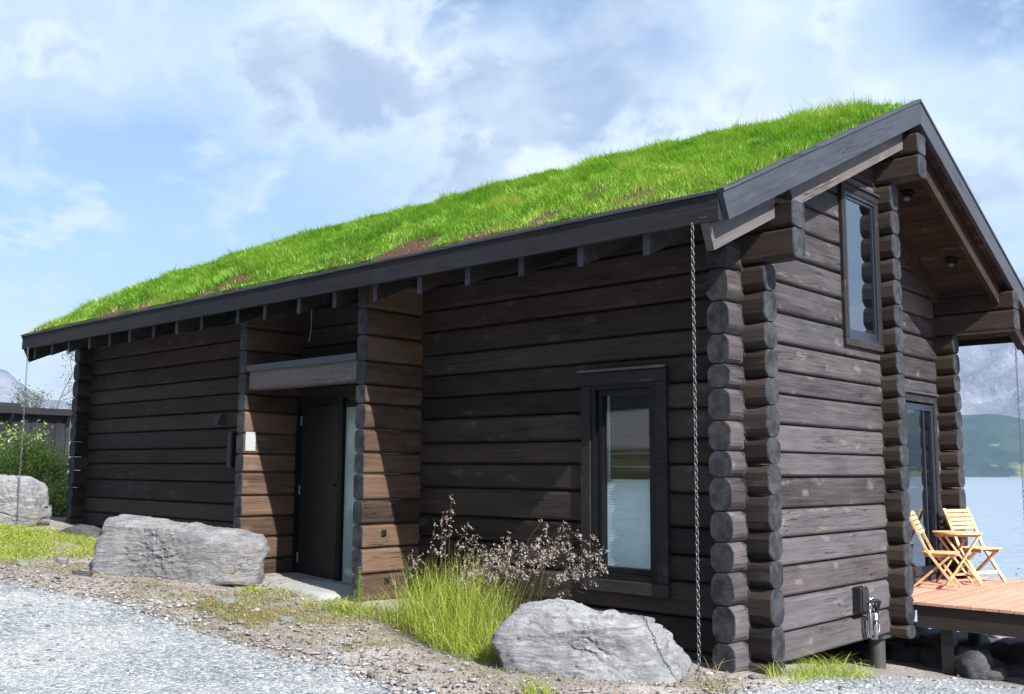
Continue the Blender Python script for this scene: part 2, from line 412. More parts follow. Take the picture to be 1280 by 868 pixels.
def leafmat(name, stops, trans=.35, rough=.5, attr='rnd', spec=.25):
    m = bpy.data.materials.new(name); m.use_nodes = True; t = NT(m.node_tree); b = t.n['Principled BSDF']
    out = t.n['Material Output']
    a = t.new('ShaderNodeAttribute'); a.attribute_name = attr
    col = t.ramp(a.outputs['Fac'], stops)
    t.l.new(col, b.inputs['Base Color']); b.inputs['Roughness'].default_value = rough; b.inputs['Specular IOR Level'].default_value = spec
    tl = t.new('ShaderNodeBsdfTranslucent'); t.l.new(t.mix(1.0, col, (1.0, .95, .6), 'MULTIPLY'), tl.inputs[0])
    mx = t.new('ShaderNodeMixShader'); mx.inputs[0].default_value = trans
    t.l.new(b.outputs[0], mx.inputs[1]); t.l.new(tl.outputs[0], mx.inputs[2]); t.l.new(mx.outputs[0], out.inputs[0])
    return m
M['turf'] = leafmat('turf', [(0, (.045, .13, .016)), (.3, (.13, .31, .026)), (.6, (.23, .48, .045)), (.85, (.36, .57, .085)), (.95, (.48, .54, .15)), (1, (.50, .40, .20))], .42)
M['grass'] = leafmat('grass', [(0, (.13, .22, .028)), (.35, (.29, .40, .05)), (.7, (.45, .51, .09)), (1, (.54, .46, .20))], .40)
M['drygrass'] = leafmat('drygrass', [(0, (.16, .22, .05)), (.4, (.27, .27, .08)), (.75, (.34, .27, .13)), (1, (.30, .17, .10))], .3)
M['seed'] = leafmat('seed', [(0, (.28, .215, .20)), (.5, (.48, .40, .37)), (1, (.64, .57, .53))], .35, .7)
M['stem'] = leafmat('stem', [(0, (.16, .20, .05)), (1, (.22, .12, .09))], .2)
M['leaf'] = leafmat('leaf', [(0, (.07, .14, .025)), (.35, (.18, .31, .05)), (.7, (.33, .46, .10)), (1, (.50, .58, .22))], .35, .4)
M['needle'] = leafmat('needle', [(0, (.05, .075, .04)), (1, (.13, .15, .09))], .25, .6)
M['bark'] = plain('bark', (.10, .075, .055), .85, nscale=14, namp=.4, bump=.01)

def rock_mat(name, c0, c1, c2, warm=.35, sdir=(.2, .25, 1)):
    m, t, b = material(name)
    tc = t.new('ShaderNodeTexCoord').outputs['Object']
    tcw = t.vmath('ADD', tc, t.vmath('SCALE', t.noise(tc, 4, 4, .6, out='Color'), .10))
    st = t.noise(t.map(tcw, (2.2, 2.2, 15), (0, 0, 0), (.35, .25, .3)), 2.4, 8, .70, .3)
    lo = t.noise(tcw, 2.6, 7, .66); fi = t.noise(tc, 55, 5, .75); md = t.noise(tcw, 11, 6, .7)
    cr = t.voro(t.map(tcw, (2, 2, 5), (0, 0, 0), (.35, .25, .3)), 2.3, 'DISTANCE_TO_EDGE')
    col = t.mix(t.step(lo, .36, .62), c0, c1)
    col = t.mix(t.math('MULTIPLY', t.step(st, .50, .66), .55), col, c2)
    col = t.mix(t.math('MULTIPLY', t.step(st, .44, .30), .6), col, tuple(x*.42 for x in c0))
    col = t.mix(t.math('MULTIPLY', t.step(md, .52, .68), .5), col, tuple(x*.50 for x in c0))
    col = t.mix(t.math('MULTIPLY', t.step(fi, .50, .72), .40), col, tuple(x*.45 for x in c0))
    wa = t.noise(t.map(tcw, (1, 1, 1), (3, 8, 1)), 3.1, 5, .6)
    col = t.mix(t.math('MULTIPLY', t.step(wa, .60, .70), warm), col, (.34, .19, .105))
    b.inputs['Roughness'].default_value = .75; b.inputs['Specular IOR Level'].default_value = .3
    crk = t.math('MULTIPLY', t.step(cr, .014, .003), t.step(t.noise(tc, 2.1, 3, .6), .55, .66))
    h = t.math('ADD', t.math('MULTIPLY', st, .8), t.math('ADD', t.math('MULTIPLY', fi, .14), t.math('MULTIPLY', md, .45)))
    h = t.math('SUBTRACT', h, t.math('MULTIPLY', crk, .4))
    col = t.mix(t.math('MULTIPLY', crk, .85), col, (.02, .02, .022)); t.l.new(col, b.inputs['Base Color'])
    t.l.new(t.bump(h, 1.0, .045), b.inputs['Normal'])
    return m
M['rock'] = rock_mat('rock', (.19, .195, .203), (.32, .325, .335), (.46, .465, .475))
M['rock_warm'] = rock_mat('rock_warm', (.18, .178, .184), (.29, .287, .29), (.42, .415, .415), .6)
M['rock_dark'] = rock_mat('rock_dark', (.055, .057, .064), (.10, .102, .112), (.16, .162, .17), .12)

# ------------------------------------------------------------------ terrain
EDGE_X = [-60, -20, -12, -8.5, -6.56, -5.49, -4.77, -3.9, -3.18, -2.04, -1.04, -.35, .15, .40, .52, .7, 1.4, 3, 12, 40]
EDGE_Y = [-9, -5.6, -3.9, -3.35, -2.98, -2.61, -2.47, -2.50, -2.54, -2.47, -2.50, -2.15, -1.55, -.75, .6, 2.75, 3.1, 3.3, 3.4, 3.4]
def softplus(v, k): return np.log1p(np.exp(np.clip(v*k, -40, 40)))/k
def ground_base(x, y):
    x = np.asarray(x, float); y = np.asarray(y, float)
    s = softplus(-(x+.3), 1.5); s = np.minimum(s, 12+.25*np.maximum(s-12, 0)); s = np.minimum(s, 20)
    z = .03+.058*s
    wr = 1/(1+np.exp(-(x+5.5)*1.2))
    z = z+wr*np.interp(y, [-60, -.6, .4, 2.6, 6.7, 9, 22, 60], [0, 0, -.04, -.37, -.63, -2.2, -9, -14])
    z = z+(1-wr)*np.interp(y, [-60, 9, 14, 40, 80], [0, 0, -.6, -9, -14])
    yb = -y+.75*(-x)*0
    back = np.interp(-y, [0, 14, 20, 45, 70, 110, 400, 3600], [0, 0, .25, 1.8, 7, 9, 140, 420])
    return z+back
def road_d(x, y):
    """> 0 on the gravel"""
    return np.interp(x, EDGE_X, EDGE_Y)-y
def ground_z(x, y):
    x = np.asarray(x, float); y = np.asarray(y, float)
    shp = x.shape; xf, yf = x.ravel(), y.ravel()
    z = ground_base(xf, yf)
    near = np.exp(-((xf+3)**2+(yf+2)**2)/(16**2))
    rd = road_d(xf, yf); soil = np.clip(.5-rd*1.5, 0, 1)
    z = z+near*((n2(xf, yf, 1.1, 4, 3)-.5)*(.035+.08*soil)+(n2(xf, yf, 7.0, 2, 9)-.5)*(.010+.022*soil))
    z = z+near*soil*.05*np.exp(-((rd+.5)/.35)**2)
    return z.reshape(shp)
def axis(a, b, step, far, k=1.16):
    xs = list(np.arange(a, b+1e-6, step)); s = step; v = b
    while v < far: s *= k; v += s; xs.append(v)
    s = step; v = a
    while v > -far: s *= k; v -= s; xs.insert(0, v)
    return np.array(xs)
gx, gy = axis(-13, 6, .1, 3300), axis(-7.5, 8, .1, 3300)
GX, GY = np.meshgrid(gx, gy, indexing='ij')
GZ = ground_z(GX, GY)
GZ = np.where(GY > 60, -14, GZ)
nx, ny = GX.shape
idx = np.arange(nx*ny).reshape(nx, ny)
Q = np.stack([idx[:-1, :-1], idx[1:, :-1], idx[1:, 1:], idx[:-1, 1:]], -1).reshape(-1, 4)
Vg = np.stack([GX, GY, GZ], -1).reshape(-1, 3)

def soil_mat():
    m, t, b = material('soil')
    p = t.new('ShaderNodeNewGeometry').outputs['Position']
    a = t.noise(p, 1.3, 6, .65); c = t.noise(p, 9, 5, .7); f = t.noise(p, 60, 3, .7)
    col = t.mix(t.step(a, .36, .64), (.225, .195, .17), (.36, .335, .31))
    col = t.mix(t.math('MULTIPLY', t.step(c, .48, .66), .6), col, (.165, .105, .082))
    st = t.voro(p, 34); sc_ = t.voro(p, 34, out='Color')
    sepc = t.new('ShaderNodeSeparateColor'); t.l.new(sc_, sepc.inputs[0])
    pick = t.step(sepc.outputs[0], .55, .65)
    stone = t.math('MULTIPLY', t.step(st, .55, .35), pick)
    col = t.mix(t.math('MULTIPLY', stone, .8), col, t.mix(sepc.outputs[1], (.25, .24, .23), (.52, .50, .48)))
    col = t.mix(t.math('MULTIPLY', t.step(f, .5, .8), .5), col, (.09, .07, .055))
    # further off: meadow, then scree, then dark wood on the slopes behind the viewer
    sp = t.new('ShaderNodeSeparateXYZ'); t.l.new(p, sp.inputs[0])
    far = t.step(t.math('ADD', sp.outputs[1], t.math('MULTIPLY', t.math('SUBTRACT', t.noise(p, .05, 4, .6), .5), 14)), -16, -20)
    mea = t.mix(t.step(t.noise(p, .22, 5, .65), .4, .62), (.075, .085, .03), (.18, .15, .09))
    scree = t.mix(t.noise(p, .8, 5, .7), (.24, .245, .25), (.42, .42, .42))
    wood_ = t.mix(t.step(t.noise(p, .35, 5, .75), .35, .7), (.006, .010, .006), (.022, .030, .015))
    zn = t.math('ADD', sp.outputs[2], t.math('MULTIPLY', t.math('SUBTRACT', t.noise(p, .11, 4, .6), .5), 2.2))
    farc = t.mix(t.step(zn, 2.6, 3.2), mea, scree)
    farc = t.mix(t.step(zn, 6.4, 7.2), farc, wood_)
    col = t.mix(far, col, farc)
    col = t.mix(t.step(sp.outputs[1], 9, 14), col, t.mix(a, (.05, .07, .03), (.12, .12, .09)))
    t.l.new(col, b.inputs['Base Color']); b.inputs['Roughness'].default_value = .95; b.inputs['Specular IOR Level'].default_value = .2
    h = t.math('ADD', t.math('MULTIPLY', c, .6), t.math('ADD', t.math('MULTIPLY', stone, .7), t.math('MULTIPLY', f, .35)))
    t.l.new(t.bump(h, .9, .02), b.inputs['Normal'])
    return m
def gravel_mat():
    m, t, b = material('gravel')
    p = t.new('ShaderNodeNewGeometry').outputs['Position']
    pw = t.vmath('ADD', p, t.vmath('SCALE', t.noise(p, 30, 2, .5, out='Color'), .012))
    v1 = t.voro(pw, 34); c1 = t.voro(pw, 34, out='Color'); v2 = t.voro(pw, 90); c2 = t.voro(pw, 90, out='Color')
    s1 = t.new('ShaderNodeSeparateColor'); t.l.new(c1, s1.inputs[0]); s2 = t.new('ShaderNodeSeparateColor'); t.l.new(c2, s2.inputs[0])
    lo = t.noise(p, .75, 5, .6); mid = t.noise(p, 5, 4, .6)
    fac = t.math('ADD', t.math('MULTIPLY', s1.outputs[0], .5), t.math('MULTIPLY', s2.outputs[0], .5))
    col = t.ramp(fac, [(0, (.07, .075, .08)), (.35, (.20, .215, .225)), (.65, (.37, .385, .395)), (1, (.66, .67, .67))])
    col = t.mix(t.step(lo, .40, .62), t.mix(1.0, col, (.95, .97, .97), 'MULTIPLY'), t.mix(.35, col, (.55, .55, .545)))
    col = t.mix(t.math('MULTIPLY', t.step(mid, .56, .72), .35), col, (.17, .165, .155))
    t.l.new(col, b.inputs['Base Color']); b.inputs['Roughness'].default_value = .85; b.inputs['Specular IOR Level'].default_value = .3
    h = t.math('SUBTRACT', 1.0, t.math('ADD', t.math('MULTIPLY', v1, .7), t.math('MULTIPLY', v2, .3)))
    t.l.new(t.bump(h, 1.0, .026), b.inputs['Normal'])
    return m
M['soil'] = soil_mat(); M['gravel'] = gravel_mat()
g = tri_obj('ground', Vg, Q, M['soil'], smooth=True); tag(g, kind='structure')
# the gravel road: the same relief, lying a little above
jit = (n2(GX, GY, 1.6, 4, 21)-.5).reshape(nx, ny)*.55+(n2(GX, GY, 6, 2, 5)-.5).reshape(nx, ny)*.30
RM = (road_d(GX, GY)+jit > 0) & (GY > -15) & (GX > -60) & (GX < 30)
keep = (RM[:-1, :-1] & RM[1:, :-1] & RM[1:, 1:] & RM[:-1, 1:]).ravel()
Qr = Q[keep]; used = np.unique(Qr); rmp = np.zeros(nx*ny, np.int32); rmp[used] = np.arange(len(used))
border = np.clip((road_d(GX, GY)+jit).ravel()[used]/.35, 0, 1)
Vr = Vg[used].copy(); Vr[:, 2] += .004+.014*border
o = tri_obj('gravel_road', Vr, rmp[Qr], M['gravel'], smooth=True); tag(o, kind='structure')

# ------------------------------------------------------------------ lake, far shore and mountains
def water_mat():
    m, t, b = material('water')
    p = t.new('ShaderNodeNewGeometry').outputs['Position']
    b.inputs['Base Color'].default_value = (.26, .325, .39, 1); b.inputs['Roughness'].default_value = .32
    b.inputs['IOR'].default_value = 1.33
    h = t.math('ADD', t.noise(t.map(p, (.8, .8, 1)), .7, 4, .6), t.math('MULTIPLY', t.noise(p, .05, 3, .6), 2.5))
    t.l.new(t.bump(h, .6, .6), b.inputs['Normal'])
    return m
M['water'] = water_mat()
LZ = -4.5
o = mesh_obj('lake', [(-3600, 12, LZ), (3600, 12, LZ), (3600, 3600, LZ), (-3600, 3600, LZ)], [(0, 1, 2, 3)], M['water']); tag(o, kind='structure')
def hill_mat(name, kind):
    m, t, b = material(name)
    p = t.new('ShaderNodeNewGeometry').outputs['Position']
    if kind == 'wood':
        a = t.noise(p, .012, 6, .65); c = t.noise(p, .06, 5, .75)
        col = t.mix(t.step(a, .38, .62), (.014, .036, .026), (.035, .070, .045))
        col = t.mix(t.math('MULTIPLY', t.step(c, .45, .7), .6), col, (.012, .028, .016))
        sp = t.new('ShaderNodeSeparateXYZ'); t.l.new(p, sp.inputs[0])
        lowz = t.step(t.math('ADD', sp.outputs[2], t.math('MULTIPLY', t.noise(p, .004, 3, .5), 30)), 42, 20)
        col = t.mix(t.math('MULTIPLY', lowz, t.step(t.noise(p, .009, 4, .6), .52, .60)), col, (.17, .22, .08))
        col = t.mix(t.math('MULTIPLY', t.step(t.noise(p, .02, 3, .6), .66, .72), .4), col, (.28, .28, .28))
        sc2 = .03
    else:
        a = t.noise(t.map(p, (1, 1, .45)), .0038, 8, .65, .6); c = t.noise(t.map(p, (1, 1, .5)), .018, 6, .7)
        col = t.mix(t.step(a, .36, .62), (.13, .135, .165), (.30, .30, .33))
        col = t.mix(t.math('MULTIPLY', t.step(c, .47, .68), .5), col, (.09, .10, .085))
        col = t.mix(t.math('MULTIPLY', t.step(t.noise(t.map(p, (1, 1, .35), (0, 0, 0), (.5, .4, 0)), .022, 7, .72, .5), .56, .66), .6), col, (.62, .64, .68))
        sc2 = .015
    t.l.new(col, b.inputs['Base Color']); b.inputs['Roughness'].default_value = .95; b.inputs['Specular IOR Level'].default_value = .1
    t.l.new(t.bump(t.noise(p, sc2, 7, .7), 1.0, 22 if kind != 'wood' else 9), b.inputs['Normal'])
    return m
M['far_wood'] = hill_mat('far_wood', 'wood'); M['mountain'] = hill_mat('mountain', 'rock')
def range_mesh(name, az0, az1, r0, r1, prof, mat, seed, rough, nu=220, nv=44, foot=LZ-6):
    """terrain wedge between two distances from the place; azimuth from +Y towards -X; prof(az deg) = crest elevation in deg"""
    az = np.linspace(az0, az1, nu); u = np.linspace(0, 1, nv)
    A, Uu = np.meshgrid(az, u, indexing='ij'); ar = np.radians(A)
    crest = np.array([prof(a) for a in az])
    rr = r0+(r1-r0)*Uu
    x = -np.sin(ar)*rr; y = np.cos(ar)*rr
    hc = np.tan(np.radians(crest))*r1
    shape = np.where(Uu < .82, np.sin(np.clip(Uu/.82, 0, 1)*np.pi/2)**1.15, 1-(Uu-.82)/.18*1.25)
    z = foot+(hc[:, None]-foot)*shape
    P = np.stack([x.ravel()/rough, y.ravel()/rough, np.zeros(x.size)], -1)
    n_ = (fbm(P, 6, seed, .55)-.5).reshape(x.shape); rg = (np.abs(fbm(P*1.9+7, 5, seed+3, .55)-.5)).reshape(x.shape)
    z = z+(n_*.55-rg*.5)*hc[:, None]*np.clip(Uu*3, 0, 1)*np.where(Uu < .9, 1, 0)
    z[:, 0] = foot; z[:, -1] = foot
    ii = np.arange(nu*nv).reshape(nu, nv)
    q = np.stack([ii[:-1, :-1], ii[:-1, 1:], ii[1:, 1:], ii[1:, :-1]], -1).reshape(-1, 4)
    o = tri_obj(name, np.stack([x, y, z], -1).reshape(-1, 3), q, mat, smooth=True); return tag(o, kind='structure')
range_mesh('far_shore_hills', -62, 60, 1500, 2000, lambda a: 2.6+.45*math.sin(a*.31+1)+.3*math.sin(a*.83), M['far_wood'], 4, 300)
range_mesh('far_mountains', -64, 58, 2030, 3400, lambda a: 8.6-2.4*min(1, max(0, (8-a)/20))+.9*math.sin(a*.21-1.9)+.7*math.sin(a*.57), M['mountain'], 9, 600, 300, 70)
range_mesh('western_mountain', 62, 84, 2500, 3400, lambda a: max(.6, 4.5-.42*abs(a-70.4)+.2*math.sin(a*2.1)), M['mountain'], 15, 400, 120, 50)

# ------------------------------------------------------------------ the log cabin
YC = 2.72; XV = .455; YE = -1.0; ZE = 3.448; ZR = 5.131     # ridge line, verge plane, eave
ML = (ZR-ZE)/(YC-YE); MR = .488; XL = -11.52                # slopes of the two roof sides, far verge
YLK = 5.48; YE2 = 6.42; XRC = -.44                          # lake-side wall face, lake eave, recessed gable
TH = .2                                                      # log thickness
def zt(y): return ZE+ML*(y-YE) if y <= YC else ZR-MR*(y-YC)
S_LEV = [-.03, .096, .361, .639, .849, 1.069, 1.344, 1.578, 1.781, 2.030, 2.245, 2.469, 2.683, 2.929, 3.150, 3.395, 3.610, 3.85, 4.09, 4.365, 4.600, 4.815]
G_LEV = [0, .237, .510, .757, .984, 1.217, 1.476, 1.678, 1.909, 2.160, 2.350, 2.584, 2.844, 3.108, 3.35, 3.615, 3.86, 4.10, 4.34, 4.58, 4.80]
cabin = empty('log_cabin', (-5.5, 2.7, .3))
tag(cabin, 'dark stained log cabin with a sloping roof of bright green turf', 'cabin')

def log_mesh(L0, L1, h, th, s0=0, s1=0, seed=0, h0=0.0, h1=0.0):
    """a machined log along local x from L0 to L1, centred on y, z from 0 to h; s0/s1: slant of the ends (dx per dz);
    h0/h1: length of the eight-sided log head left standing out at either end"""
    rg = random.Random(seed); j = lambda a: rg.uniform(-a, a)
    hw = th/2; ja, jb = j(.003), j(.003)
    half = [(hw-.046, .004), (hw-.023, .028), (hw-.007, .070), (hw+ja, .13), (hw+jb, .87), (hw-.007, .930), (hw-.023, .972), (hw-.046, .996)]
    octa = [(hw*.46, .004), (hw*.66, .062), (hw*.88, .160), (hw+ja, .275), (hw+jb, .725), (hw*.88, .840), (hw*.66, .938), (hw*.46, .996)]
    def mk(hf): return [(-a, b*h) for a, b in hf]+[(a, b*h) for a, b in reversed(hf)]
    ring, oring = mk(half), mk(octa)
    n = len(ring); cz = h/2
    V = []; F = []; fm = []; ends = []
    def put(x, s, k, ins, rg_=None):
        for (y, z) in (rg_ or ring):
            zz_ = cz+(z-cz)*k; V.append((x+s*(zz_-cz)+ins, y*k, zz_))
    r0 = oring if h0 else ring; r1 = oring if h1 else ring
    put(L0, s0, .955, 0, r0); put(L0, s0, 1, .010, r0)
    if h0: put(L0+h0, 0, 1, 0, oring); put(L0+h0+.004, 0, 1, 0)
    a0, a1 = L0+h0, L1-h1
    nr = max(1, int((a1-a0)/1.2))
    for i in range(1, nr):
        put(a0+(a1-a0)*i/nr, 0, 1, 0)
        for q in range(n):
            v = V[-1-q]; V[-1-q] = (v[0], v[1]+j(.0025), v[2]+(j(.003) if .1*h < v[2] < .9*h else 0))
    if h1: put(L1-h1-.004, 0, 1, 0); put(L1-h1, 0, 1, 0, oring)
    put(L1, s1, 1, -.010, r1); put(L1, s1, .955, 0, r1)
    nring = len(V)//n
    for r in range(nring-1):
        for k in range(n):
            k2 = (k+1) % n
            F.append((r*n+k, r*n+k2, (r+1)*n+k2, (r+1)*n+k)); fm.append(1 if (r == 0 or r == nring-2) else 0)
    F.append(tuple(range(n))[::-1]); fm.append(1)
    F.append(tuple((nring-1)*n+k for k in range(n))); fm.append(1)
    F = [f[::-1] for f in F]
    return V, F, fm
LOGN = [0]
def log_x(x0, x1, y, z0, z1, mat, s0=0, s1=0, th=TH, h0=0, h1=0):        # log along X, centre line at y
    LOGN[0] += 1; xm = (x0+x1)/2
    V, F, fm = log_mesh(x0-xm, x1-xm, z1-z0-.003, th, s0, s1, LOGN[0], h0, h1)
    o = mesh_obj('log', V, F, [mat, M['end_grain']], cabin, (xm, y+random.uniform(-.003, .003), z0), fm=fm)
    return o
def log_y(y0, y1, x, z0, z1, mat, s0=0, s1=0, th=TH, h0=0, h1=0):
    LOGN[0] += 1; ym = (y0+y1)/2
    V, F, fm = log_mesh(y0-ym, y1-ym, z1-z0-.003, th, s0, s1, LOGN[0], h0, h1)
    o = mesh_obj('log', V, F, [mat, M['end_grain']], cabin, (x+random.uniform(-.003, .003), ym, z0), fm=fm, rotz=math.pi/2)
    return o
def segs(a, b, holes, z0, z1):
    """split a..b around the openings whose height range meets z0..z1"""
    out = [(a, b)]; zm = (z0+z1)/2
    for (h0, h1, hz0, hz1) in holes:
        if z1 <= hz0+.04 or z0 >= hz1-.04: continue
        nw = []
        for (p, q) in out:
            if h1 <= p or h0 >= q: nw.append((p, q)); continue
            if h0-p > .05: nw.append((p, h0))
            if q-h1 > .05: nw.append((h1, q))
        out = nw
    return out
# front long wall (faces -Y)
front_holes = [(-1.515, -.775, .62, 2.27), (-5.93, -4.05, -1, 2.27)]
for i in range(len(S_LEV)-1):
    z0, z1 = S_LEV[i], S_LEV[i+1]
    if z0 > 3.5: break
    xe = .2 if i < 14 else .46
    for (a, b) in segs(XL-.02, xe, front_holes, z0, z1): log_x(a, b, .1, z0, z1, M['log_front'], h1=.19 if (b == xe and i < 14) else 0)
# lake-side long wall
for i in range(16):
    log_x(XL-.02, (XRC+.215) if i < 14 else .47, YLK-.1, S_LEV[i], S_LEV[i+1], M['log_side'], h1=.205 if i < 14 else 0)
# near gable half (faces +X), window high up beside the middle
gw = (1.86, 2.615, 2.72, 4.17)
for i in range(len(G_LEV)-1):
    z0, z1 = G_LEV[i], G_LEV[i+1]; zm = (z0+z1)/2
    yr = YE+(zm+.20-ZE)/ML; s = 0; y0 = -.2
    if yr > -.2+.0: y0 = yr; s = 1/ML
    if y0 < -.2: y0 = -.2; s = 0
    for (a, b) in segs(y0, YC+.05, [(gw[0], 9, gw[2], gw[3])], z0, z1): log_y(a, b, -.1, z0, z1, M['log_gable'], s0=s if a == y0 else 0, h0=.19 if (a == y0 and s == 0) else 0)
log_y(gw[0], YC+.05, -.1, 2.584, 2.722, M['log_gable']); log_y(gw[0], YC-.05, -.1, 4.175, 4.34, M['log_gable'])
# recessed gable half on the lake side, with a glass door
gd = (3.3, 5.10, .38, 2.32)
for i in range(len(G_LEV)-1):
    z0, z1 = G_LEV[i], G_LEV[i+1]; zm = (z0+z1)/2
    y1 = YLK+.2; yr = YC+(ZR-zm-.20)/MR; s = 0
    if yr < y1: y1 = yr; s = -1/MR
    if y1 < YC+.3: continue
    for (a, b) in segs(YC-.1, y1, [gd], z0, z1): log_y(a, b, XRC-.1, z0, z1, M['log_gable'], s1=s if b == y1 else 0, h1=.19 if (b == y1 and s == 0) else 0)
log_y(gd[0], gd[1], XRC-.1, .237, .385, M['log_gable'])
# partition logs whose ends stand out at the middle of the gable; the top two carry the ridge
for i in range(len(S_LEV)-1):
    z0, z1 = S_LEV[i], S_LEV[i+1]
    log_x(-.75, .165 if z0 < 4.3 else .455, YC, z0, z1, M['log_side'], h1=.155 if z0 < 4.3 else 0)
# far gable
for i in range(len(G_LEV)-1):
    z0, z1 = G_LEV[i], G_LEV[i+1]; zm = (z0+z1)/2
    y0 = max(-.2, YE+(zm+.20-ZE)/ML); y1 = min(YLK+.2, YC+(ZR-zm-.20)/MR)
    if y1-y0 < .3: continue
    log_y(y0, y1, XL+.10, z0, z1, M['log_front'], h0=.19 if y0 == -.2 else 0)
# the two short cross walls flanking the entrance
for xf in (-3.74, -5.86):
    for i in range(len(G_LEV)-1):
        z0, z1 = G_LEV[i], G_LEV[i+1]
        if z0 > 3.2: break
        if z0 > 3.0: z1 = 3.42
        log_y(-.735, .12, xf-.075, z0, z1, M['log_stub'], th=.15)
# inside: floor and a dark lining so that no daylight leaks in
MB().box((XL+.2, .2, -.02), (-.66, YLK-.2, .12)).build('floor_slab', M['room'], cabin, (-6, 2.7, 0))
MB().box((-.7, .2, -.02), (-.2, YC-.1, .12)).build('floor_slab', M['room'], cabin, (-.45, 1.3, 0))
# beam over the entrance and its flashing
bo = MB().box((-5.855, -.705, 2.395), (-3.895, -.50, 2.62), .018).build('entrance_beam', M['rafter_in'], cabin, (-4.90, -.60, 2.5))
MB().box((-5.855, -.72, 2.636), (-3.90, .0, 2.660)).build('canopy_board', M['fascia'], bo, (-4.9, -.4, 2.64))
MB().box((-5.855, -.735, 2.600), (-3.895, -.721, 2.668)).build('flashing', M['flashing'], bo, (-4.9, -.73, 2.64))
# door with frame, lever, hinges and a glass side screen
fr = MB(); DX0, DX1, DZ0, DZ1 = -5.85, -5.06, .27, 2.24
fr.box((DX0-.07, -.04, DZ0-.03), (DX0, .16, DZ1+.07)); fr.box((DX1, -.04, DZ0-.03), (DX1+.07, .16, DZ1+.07)); fr.box((DX0, -.038, DZ1), (DX1, .158, DZ1+.068)); fr.box((DX0, -.03, DZ0-.04), (DX1, .15, DZ0))
door = fr.build('door', M['black_frame'], cabin, (-5.42, 0, .25))
lf = MB(); lf.box((DX0+.004, .03, DZ0+.004), (DX1-.004, .075, DZ1-.004))
for k in range(7): lf.box((DX0+.02, .026, DZ0+.02+k*.278), (DX1-.02, .032, DZ0+.02+k*.278+.268))
lf.build('door_leaf', M['door'], door, (-5.42, .05, .3))
h = MB(); h.box((DX1-.105, .012, 1.16), (DX1-.06, .026, 1.42), .004); h.tube([(DX1-.08, .02, 1.34), (DX1-.08, -.035, 1.34), (DX1-.20, -.04, 1.34)], .011); h.tube([(DX1-.08, .02, 1.22), (DX1-.08, -.01, 1.22)], .017)
h.build('door_handle', M['black_plastic'], door, (DX1-.08, 0, 1.3))
for hz in (.45, 1.22, 2.02):
    MB().tube([(DX0+.004, .022, hz), (DX0+.004, .022, hz+.11)], .010).build('hinge', M['steel'], door, (DX0, .02, hz))
ss = MB(); ss.box((-4.975, .0, .27), (-4.06, .012, 2.20))
sg = ss.build('side_screen', M['glass_green'], cabin, (-4.5, .03, .3))
MB().box((-4.975, -.018, .25), (-4.05, .03, .275)).build('screen_bracket', M['steel'], sg, (-4.5, .03, .26))
MB().box((-4.975, -.018, 2.201), (-4.05, .03, 2.27)).build('screen_bracket', M['black_frame'], sg, (-4.5, .03, 2.2))
# front window: trim boards, black frame, sash, pane, pleated blind
def quad_frame(mb, axis_, u0, u1, z0, z1, w_, d0, d1, bev=0, wt=None, wb=None):
    wt = w_ if wt is None else wt; wb = w_ if wb is None else wb
    def bx(a0, a1, c0, c1):
        if axis_ == 'x': mb.box((a0, min(d0, d1), c0), (a1, max(d0, d1), c1), bev)
        else: mb.box((min(d0, d1), a0, c0), (max(d0, d1), a1, c1), bev)
    bx(u0, u0+w_, z0, z1); bx(u1-w_, u1, z0, z1); bx(u0+w_+.0005, u1-w_-.0005, z1-wt, z1-.001); bx(u0+w_+.0005, u1-w_-.0005, z0+.001, z0+wb)
WX0, WX1, WZ0, WZ1 = -1.605, -.70, .50, 2.385
mb = MB(); quad_frame(mb, 'x', WX0+.10, WX1-.10, WZ0+.10, WZ1-.11, .055, -.020, .13)
win = mb.build('front_window', M['black_frame'], cabin, (-1.15, 0, .5))
mb = MB(); quad_frame(mb, 'x', WX0+.158, WX1-.158, WZ0+.158, WZ1-.168, .045, .012, .09); mb.build('sash', M['black_frame'], win, (-1.15, .05, .6))
for nm, a, b_ in (('trim_board', (WX0, -.034, WZ0+.105), (WX0+.105, .03, WZ1-.125)), ('trim_board', (WX1-.105, -.034, WZ0+.105), (WX1, .03, WZ1-.125)),
                  ('trim_board', (WX0-.004, -.037, WZ1-.122), (WX1+.004, .03, WZ1-.012)), ('trim_board', (WX0-.004, -.037, WZ0), (WX1+.004, .03, WZ0+.102))):
    o = MB().box(a, b_, .004).build(nm, M['trim'], win, tuple((p+q)/2 for p, q in zip(a, b_)))
MB().box((WX0-.015, -.062, WZ1-.010), (WX1+.015, .02, WZ1+.012)).build('drip_cap', M['flashing'], win, (-1.15, -.02, WZ1))
MB().box((WX0+.16, .045, WZ0+.16), (WX1-.16, .055, WZ1-.17)).build('pane', M['glass'], win, (-1.15, .05, 1.4))
bl = MB(); zb = WZ0+.17; k = 0
BX0, BX1 = WX0+.20, WX1-.20; pv = []; 
nple = 110; zs_ = np.linspace(zb, 1.425, nple+1)
for k, z in enumerate(zs_):
    yy = .085+(.005 if k % 2 else 0); pv += [(BX0, yy, z), (BX1, yy, z)]
pf = [(2*k, 2*k+1, 2*k+3, 2*k+2) for k in range(nple)]
bl.add(pv, pf)
blind = bl.build('blind', M['blind'], win, (-1.15, .09, .7))
MB().box((BX0, .080, 1.425), (BX1, .102, 1.445)).build('blind_rail', M['steel'], blind, (-1.15, .09, 1.43))
MB().box((BX0-.03, .125, 1.44), (BX0-.005, .14, 2.2)).build('curtain_edge', M['blind'], win, (-1.37, .13, 1.8))
